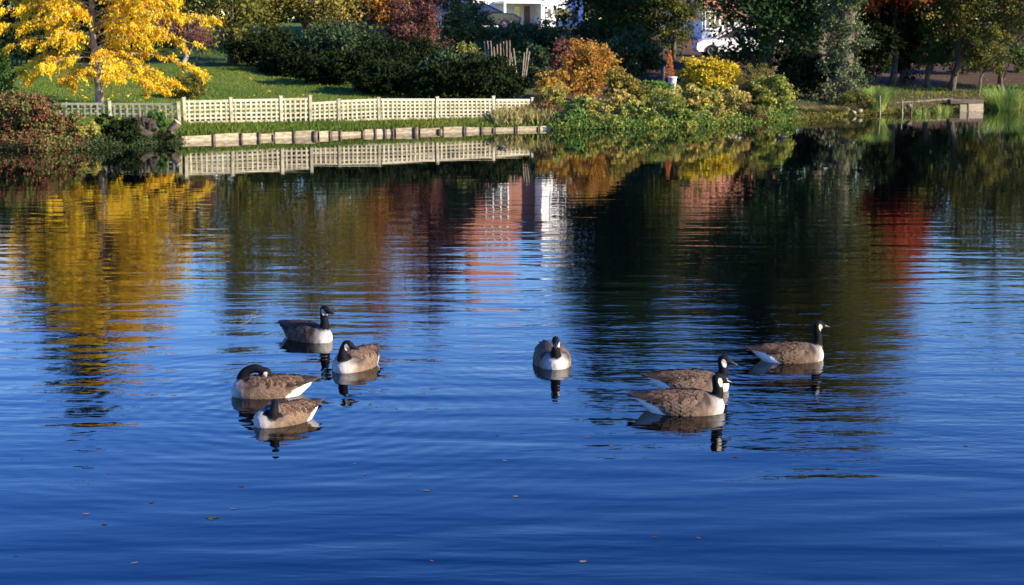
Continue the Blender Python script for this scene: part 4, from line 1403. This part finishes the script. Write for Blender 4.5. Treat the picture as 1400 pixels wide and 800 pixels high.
def goose(key, label, heading, neck, head_dir, scale=1.0, seed=0, tint=1.0, ruffle=0.0):
    gx, gy = GOOSE_SPOTS[key]
    root = empty('goose', (gx, gy, -.03 * scale), R(heading))
    root.scale = (scale,) * 3
    tag(root, label, 'goose', 'geese floating on the pond')
    r = random.Random(seed)
    # --- continuous body, neck and head
    bm = bmesh.new()
    n = 28
    xs = np.concatenate([np.linspace(-.375, -.30, 5), np.linspace(-.28, .25, 15), np.linspace(.27, .338, 7)])
    rings = []
    for x in xs:
        rings.append([bm.verts.new(body_pt(x, 2 * math.pi * k / n)) for k in range(n)])
    for a, b in zip(rings[:-1], rings[1:]):
        for k in range(n): bm.faces.new((a[k], a[(k + 1) % n], b[(k + 1) % n], b[k]))
    bm.faces.new(rings[0][::-1]); bm.faces.new(rings[-1])
    NC = catmull(neck, 8)
    m = len(NC)
    tt = np.linspace(0, 1, m)
    nr = np.interp(tt, [0, .18, .38, .6, .85, 1], [.088, .070, .048, .039, .036, .033])
    mb = MB(); mb.tube(NC, nr, 16)
    hd = Vector(head_dir).normalized()
    hc = Vector(NC[-1]) + hd * .018
    upv = Vector((0, 0, 1)) if abs(hd.z) < .8 else Vector(NC[-2] - NC[-5]).normalized()
    hs = hd.cross(upv).normalized(); hu = hs.cross(hd)
    HS = 1.18
    sects = [(-.046, .012, .0), (-.038, .024, .0), (-.02, .033, .002), (.0, .0355, .003), (.02, .033, .001), (.036, .026, -.004), (.05, .0185, -.009), (.060, .013, -.012)]
    sects = [(a * HS, b * HS, c * HS) for a, b, c in sects]
    vs, fs = [], []
    for (hx, rad, dz) in sects:
        for k in range(14):
            a = 2 * math.pi * k / 14
            vs.append(hc + hd * hx + hs * math.cos(a) * rad * .84 + hu * (math.sin(a) * rad + dz))
    for i in range(len(sects) - 1):
        for k in range(14): fs.append((i * 14 + k, i * 14 + (k + 1) % 14, (i + 1) * 14 + (k + 1) % 14, (i + 1) * 14 + k))
    fs += [tuple(range(14))[::-1], tuple((len(sects) - 1) * 14 + k for k in range(14))]
    mb.add(vs, fs)
    vv = [bm.verts.new(p) for p in mb.v]
    for f in mb.f:
        try: bm.faces.new([vv[i] for i in f])
        except ValueError: pass
    bmesh.ops.recalc_face_normals(bm, faces=bm.faces)
    me0 = bpy.data.meshes.new('tmp'); bm.to_mesh(me0); bm.free()
    tmp = bpy.data.objects.new('tmp', me0); col.objects.link(tmp)
    md = tmp.modifiers.new('r', 'REMESH'); md.mode = 'VOXEL'; md.voxel_size = .0058; md.use_smooth_shade = True
    ms = tmp.modifiers.new('s', 'SMOOTH'); ms.factor = .5; ms.iterations = 5
    dg = bpy.context.evaluated_depsgraph_get()
    me = bpy.data.meshes.new_from_object(tmp.evaluated_get(dg)); me.name = 'goose_body'
    bpy.data.objects.remove(tmp); bpy.data.meshes.remove(me0)
    nv = len(me.vertices)
    co = np.empty(nv * 3, np.float32); me.vertices.foreach_get('co', co); co = co.reshape(-1, 3).astype(float)
    # --- plumage colours
    d = np.linalg.norm(co[:, None] - NC[None], axis=2)
    i_n = d.argmin(1); dn = d.min(1)
    x, y, z = co.T
    zc = np.interp(x, ST[:, 0], ST[:, 1]); hh = np.interp(x, ST[:, 0], ST[:, 3])
    rel = (z - zc) / np.maximum(hh, .01)
    noise_ = np.sin(x * 61 + y * 43) * np.sin(z * 57 - y * 31)
    white = WHITE_B; tan = TAN_B; brown = np.array([.045, .029, .018]); pure = np.array([.60, .59, .57]); black = np.array([.0045, .0045, .005])
    Cc = np.empty((nv, 3))
    f_front = np.clip(front_f(x, y, z) + .10 * noise_, 0, 1)[:, None]
    flank = np.clip((.55 - rel) / .35, 0, 1)[:, None]
    Cc[:] = brown * (1 - flank) + tan * flank
    Cc = Cc * (1 - f_front) + white * f_front
    f_back = (np.clip((-.065 - x - 1.25 * z + .008 * noise_) / .02, 0, 1) * np.clip((.55 - rel) / .3, 0, 1))[:, None]
    Cc = Cc * (1 - f_back) + pure * f_back
    f_rump = (np.clip((-.30 - x) / .02, 0, 1) * np.clip((rel - .1) / .3, 0, 1))[:, None]
    Cc = Cc * (1 - f_rump) + black * f_rump
    tb = .30
    f_neck = (np.clip((i_n / (m - 1) - tb + .02 * noise_) / .035, 0, 1) * (dn < np.interp(i_n / (m - 1), tt, nr) * 1.45 + .016))[:, None]
    Cc = Cc * (1 - f_neck) + black * f_neck
    rel_h = co - np.array(hc)
    hx = rel_h @ np.array(hd); hy = rel_h @ np.array(hs); hz = rel_h @ np.array(hu)
    near_h = np.linalg.norm(rel_h, axis=1) < .075
    on_h = near_h & (hx > -.075) & (hx < .08)
    Cc[on_h] = black
    cheek = near_h & (((hx + .002 + .3 * hz) / .021) ** 2 + ((hz + .020) / .034) ** 2 < 1) & (np.abs(hy) > .003)
    Cc[cheek] = (.50, .45, .36)
    bar = np.clip((.16 - x) / .08, 0, 1) * (1 - f_back[:, 0]) * np.clip((rel + .9) / .3, 0, 1) * (1 - f_neck[:, 0]) * np.clip((x + .30) / .05, 0, 1)
    bar[on_h] = 0
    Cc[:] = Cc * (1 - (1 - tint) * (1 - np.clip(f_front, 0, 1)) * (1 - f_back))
    ca = me.attributes.new('Col', 'FLOAT_COLOR', 'POINT'); ca.data.foreach_set('color', np.concatenate([Cc, np.ones((nv, 1))], 1).astype(np.float32).ravel())
    ba = me.attributes.new('bar', 'FLOAT', 'POINT'); ba.data.foreach_set('value', bar.astype(np.float32))
    me.materials.clear(); me.materials.append(GOOSE)
    me.polygons.foreach_set('use_smooth', [True] * len(me.polygons))
    link('body', me, root)
    # --- folded wings of overlapping feathers
    for sgn in (1, -1):
        V, F, K = [], [], []
        # flank feathers, then scapulars and coverts laid over them
        for ri, xr in enumerate([-.05, -.01, .03, .065, .10, .13]):
            for k in range(3 if ri == 0 else 5):
                ph = R(58 + 11 * (k + (.5 if ri % 2 else 0)))
                xx = xr + r.uniform(-.008, .008)
                ln = .105 + r.uniform(-.02, .02)
                b = body_pt(xx + .03, sgn * ph, -.008)
                e = body_pt(xx + .03 - ln, sgn * (ph - R(7)), .006)
                upn = (b - Vector((xx, 0, st(xx)[0]))).normalized()
                v = r.uniform(.75, 1.25); lo = k / 4; rear = min(1, max(0, (.02 - xx) / .14))
                fr = float(front_f(b.x - .02, b.y, b.z))
                dk = [c_ * v * (1 - .38 * rear * (1 - lo * .4)) * (1 - fr) + w_ * fr for c_, w_ in zip((.115, .074, .044), WHITE_B)]
                pl = [c_ * (1 - fr) + w_ * fr for c_, w_ in zip((.23, .16, .105), WHITE_B)]
                feather(V, F, K, b, e - b, upn, ln, .064, dk, pl, curl=.05, edge=.2 + .45 * r.random(), sp=4)
        rows = [(-.155, .125, .048), (-.11, .115, .05), (-.065, .105, .05), (-.02, .10, .05), (.02, .09, .05), (.06, .085, .048), (.10, .078, .045), (.135, .07, .042), (.17, .062, .038)]
        for ri, (xr, ln, wd) in enumerate(rows):
            nn = 5
            for k in range(nn):
                ph = R(6 + (62 - 2.4 * ri) * (k + .3 + (.5 if ri % 2 else 0)) / nn)
                xx = xr + r.uniform(-.016, .016) - .03 * math.sin(ph)
                wj = r.uniform(.8, 1.25)
                b = body_pt(xx + .03, sgn * ph, -.006)
                e = body_pt(xx + .03 - ln, sgn * (ph * .93 + R(r.uniform(-3, 3))), .0075 + ruffle * r.random())
                upn = (b - Vector((xx, 0, st(xx)[0]))).normalized()
                v = r.uniform(.55, 1.5)
                dk = [.048 * v, .027 * v, .014 * v]; pl = [.27, .18, .11]
                fade = min(1, max(0, (xx - .08) / .12))
                dk = [a * (1 - .55 * fade) + c * .55 * fade for a, c in zip(dk, (.15, .11, .078))]
                feather(V, F, K, b, e - b, upn, ln, wd * 1.5 * wj, dk, pl, curl=.06, edge=.25 + .7 * r.random() ** 1.4, sp=8)
        for k in range(7):                                   # tertials and primaries run back to the tail
            ph = R(16 + 7.5 * k)
            b = body_pt(-.10 - .006 * k, sgn * ph, .006)
            e = Vector((-.36 - .012 * (6 - k) + .02 * k * .3, sgn * (.018 + .009 * k), .162 - .004 * k))
            dk = [.030, .020, .013] if k > 1 else [.012, .010, .009]
            feather(V, F, K, b, e - b, Vector((0, sgn * .3, 1)), (e - b).length, .036, dk, (.14, .10, .075), curl=.02, edge=.5)
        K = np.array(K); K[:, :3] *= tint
        me = np_mesh('wing', np.array([list(p) for p in V]), np.array(F), {'Col': np.array(K), 'bar': np.zeros(len(V))}, GOOSE, True)
        link('wing', me, root)
    # --- tail fan
    V, F, K = [], [], []
    for k in range(9):
        a = (k - 4) * .085
        b = Vector((-.31, math.sin(a) * .08, .142)); e = Vector((-.425 + .02 * abs(a), math.sin(a) * .24, .150 - .02 * abs(a)))
        feather(V, F, K, b, e - b, Vector((0, 0, 1)), (e - b).length, .03, (.012, .011, .011), (.02, .018, .017), curl=.0)
    link('tail', np_mesh('tail', np.array([list(p) for p in V]), np.array(F), {'Col': np.array(K), 'bar': np.zeros(len(V))}, GOOSE, True), root)
    # --- bill and eyes
    mb = MB()
    bs = [(.045, .017, .019, -.009), (.060, .0145, .0155, -.012), (.078, .0125, .010, -.0165), (.094, .0105, .0065, -.020), (.102, .005, .003, -.022)]
    bs = [(a * HS, b * HS, c * HS, e * HS) for a, b, c, e in bs]
    vs, fs = [], []
    for hx_, w_, h_, dz in bs:
        for k in range(10):
            a = 2 * math.pi * k / 10; vs.append(hc + hd * hx_ + hs * math.cos(a) * w_ * .8 + hu * (math.sin(a) * h_ + dz))
    for i in range(len(bs) - 1):
        for k in range(10): fs.append((i * 10 + k, i * 10 + (k + 1) % 10, (i + 1) * 10 + (k + 1) % 10, (i + 1) * 10 + k))
    fs += [tuple(range(10))[::-1], tuple((len(bs) - 1) * 10 + k for k in range(10))]
    mb.add(vs, fs); mb.build('bill', BILL, root, True)
    for sgn in (1, -1):
        bm = bmesh.new(); bmesh.ops.create_icosphere(bm, subdivisions=2, radius=.0062)
        e = bpy.data.meshes.new('eye'); bm.to_mesh(e); bm.free()
        o = link('eye', e, root, EYE); o.location = hc + hd * .026 + hs * sgn * .0285 + hu * .013
    return root


UP = [(.19, 0, .07), (.262, 0, .15), (.278, 0, .225), (.268, 0, .30), (.268, 0, .352)]
MID = [(.19, 0, .06), (.266, 0, .135), (.285, 0, .195), (.276, 0, .25), (.272, 0, .290)]
goose('G1', 'goose with shaded flank swimming behind the other left-hand geese', -42, UP, (1, .15, 0), 1.0, 1, tint=.6)  # tint paints this bird's shade into its plumage colours
goose('G2', 'goose facing forward with its bill turned to its left, beside the preening pair', -112,
      [(.18, 0, .06), (.262, .0, .13), (.278, .005, .19), (.266, .012, .245), (.262, .03, .28)], (-.18, .98, -.10), 1.0, 2)
goose('G3', 'goose preening with neck arched back and bill buried in its back', -172,
      [(.18, 0, .06), (.238, .0, .15), (.215, .01, .225), (.135, .02, .262), (.055, .035, .235)], (-.62, -.02, -.78), 1.0, 3, ruffle=.006)
goose('G4', 'goose with head turned away over its back, in front of the arched-neck preening goose', -134,
      [(.17, .03, .06), (.215, .085, .115), (.215, .10, .165), (.195, .085, .205), (.175, .065, .225)], (-.46, -.88, -.12), .88, 4, ruffle=.008)
goose('G5', 'lone goose facing straight toward the near shore between the two groups', -84, MID, (1, -.12, -.12), 1.0, 5)
goose('G6', 'goose with bill raised swimming just behind another in the right-hand pair', -4, MID, (1, -.05, -.12), 1.0, 6)
goose('G7', 'goose swimming in front of its partner in the close right-hand pair', -6, MID, (.93, .35, -.1), 1.04, 7)
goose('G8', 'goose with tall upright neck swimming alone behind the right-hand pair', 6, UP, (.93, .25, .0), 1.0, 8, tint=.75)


# ------------------------------------------------------------------ small water birds far off
def waterbird(label, px, py, rz, s=1.0):
    D = DW(py); q = P(px, py, D)
    root = empty('waterbird', (q.x, D, 0), R(rz)); root.scale = (s, s, s); tag(root, label, 'bird', 'small dark birds on the far water')
    bm = bmesh.new(); bmesh.ops.create_uvsphere(bm, u_segments=14, v_segments=10, radius=1)
    for v in bm.verts:
        t = v.co.x
        v.co.x *= .15; v.co.y *= .065 * (1 - .25 * max(0, -t)); v.co.z = v.co.z * .06 * (1 - .3 * max(0, -t)) + .03 + .035 * max(0, -t) ** 2
    me = bpy.data.meshes.new('body'); bm.to_mesh(me); bm.free(); me.polygons.foreach_set('use_smooth', [True] * len(me.polygons))
    link('body', me, root, DARK_ORN)
    mb = MB(); mb.tube([(.10, 0, .04), (.135, 0, .085), (.14, 0, .115), (.155, 0, .13), (.185, 0, .126)], [.035, .024, .026, .027, .016], 9); mb.build('head', DARK_ORN, root, True)
    mb = MB(); mb.tube([(.185, 0, .125), (.215, 0, .118)], [.012, .004], 6); mb.build('bill', plain('bird_bill', (.4, .1, .05)), root)


waterbird('small dark waterbird off the timber edging end', 685, 202, 10, .8)
waterbird('small dark waterbird in front of the yellowing bush', 1070, 189, 175, .85)


# ------------------------------------------------------------------ floating leaves
def floating():
    r = random.Random(21)
    meshes = []
    for k in range(4):
        n = 9
        mb = MB(); vs = [(0, 0, .004)]
        for i in range(n):
            a = 2 * math.pi * i / n
            rad = (.05 + .012 * r.random()) * (1 - .35 * abs(math.sin(a)))
            vs.append((math.cos(a) * rad, math.sin(a) * rad, .003 + .008 * r.random()))
        mb.add(vs, [(0, 1 + i, 1 + (i + 1) % n) for i in range(n)])
        me = mb.mesh('floating_leaf', LM['dead'], True)
        at = me.attributes.new('tone', 'FLOAT', 'POINT'); at.data.foreach_set('value', [k / 3] * len(me.vertices))
        meshes.append(me)
    pts = [(30, 628), (135, 613), (168, 618), (206, 536 + 90), (207, 687), (288, 710), (118, 703), (12, 709), (330, 665), (149, 647), (184, 770), (60, 715), (143, 717), (499, 649), (485, 634),
           (584, 643), (571, 670), (583, 671), (559, 650), (431, 652), (680, 595), (803, 598), (835, 610), (710, 562), (1005, 625), (1095, 577), (705, 679), (843, 685), (895, 735), (955, 736), (797, 768),
           (1250, 718), (1284, 745), (590, 767), (318, 696), (243, 778), (22, 760), (610, 515), (690, 630), (1180, 605), (1320, 610), (640, 560), (510, 520), (240, 560)]
    for i, (px, py) in enumerate(pts[::1]):
        if i % 4 == 3: continue
        D = DW(py); x = (px - 700) / PPM(D, py)
        o = link('floating_leaf', meshes[i % 4]); o.location = (x, D, .002); s = r.uniform(.16, .45)
        o.scale = (s, s * r.uniform(.5, 1.2), s * .2); o.rotation_euler = (0, 0, r.random() * 6.28)
        tag(o, 'tiny dead leaf drifting on the open water', 'leaf', 'dead leaves floating on the pond')
    D = DW(708); o = link('green_leaf', meshes[0].copy()); o.data.materials[0] = LM['green']
    o.location = ((290 - 700) / PPM(D, 709), D, .002); o.scale = (.9, .6, .2)
    tag(o, 'larger pale green leaf drifting on the open water', 'leaf')
    D = DW(441); x = (338 - 700) / PPM(D, 441)
    mb = MB()
    mb.tube([(-.08, -.15, .0), (0, 0, .008), (.02, .2, .006), (-.04, .55, .0), (.0, .8, .006)], [.002, .003, .003, .002, .001], 5)
    mb.tube([(0, 0, .012), (-.16, .05, .02), (-.22, -.02, .012)], [.003, .003, .002], 5)
    mb.tube([(.02, .3, .02), (.12, .42, .02)], [.005, .003], 5)
    o = mb.build('floating_twig', WOOD_POST); o.scale = (.8, .8, .5); o.location = (x, D, .0); tag(o, 'pale branched twig floating left of the shaded goose', 'twig')


floating()
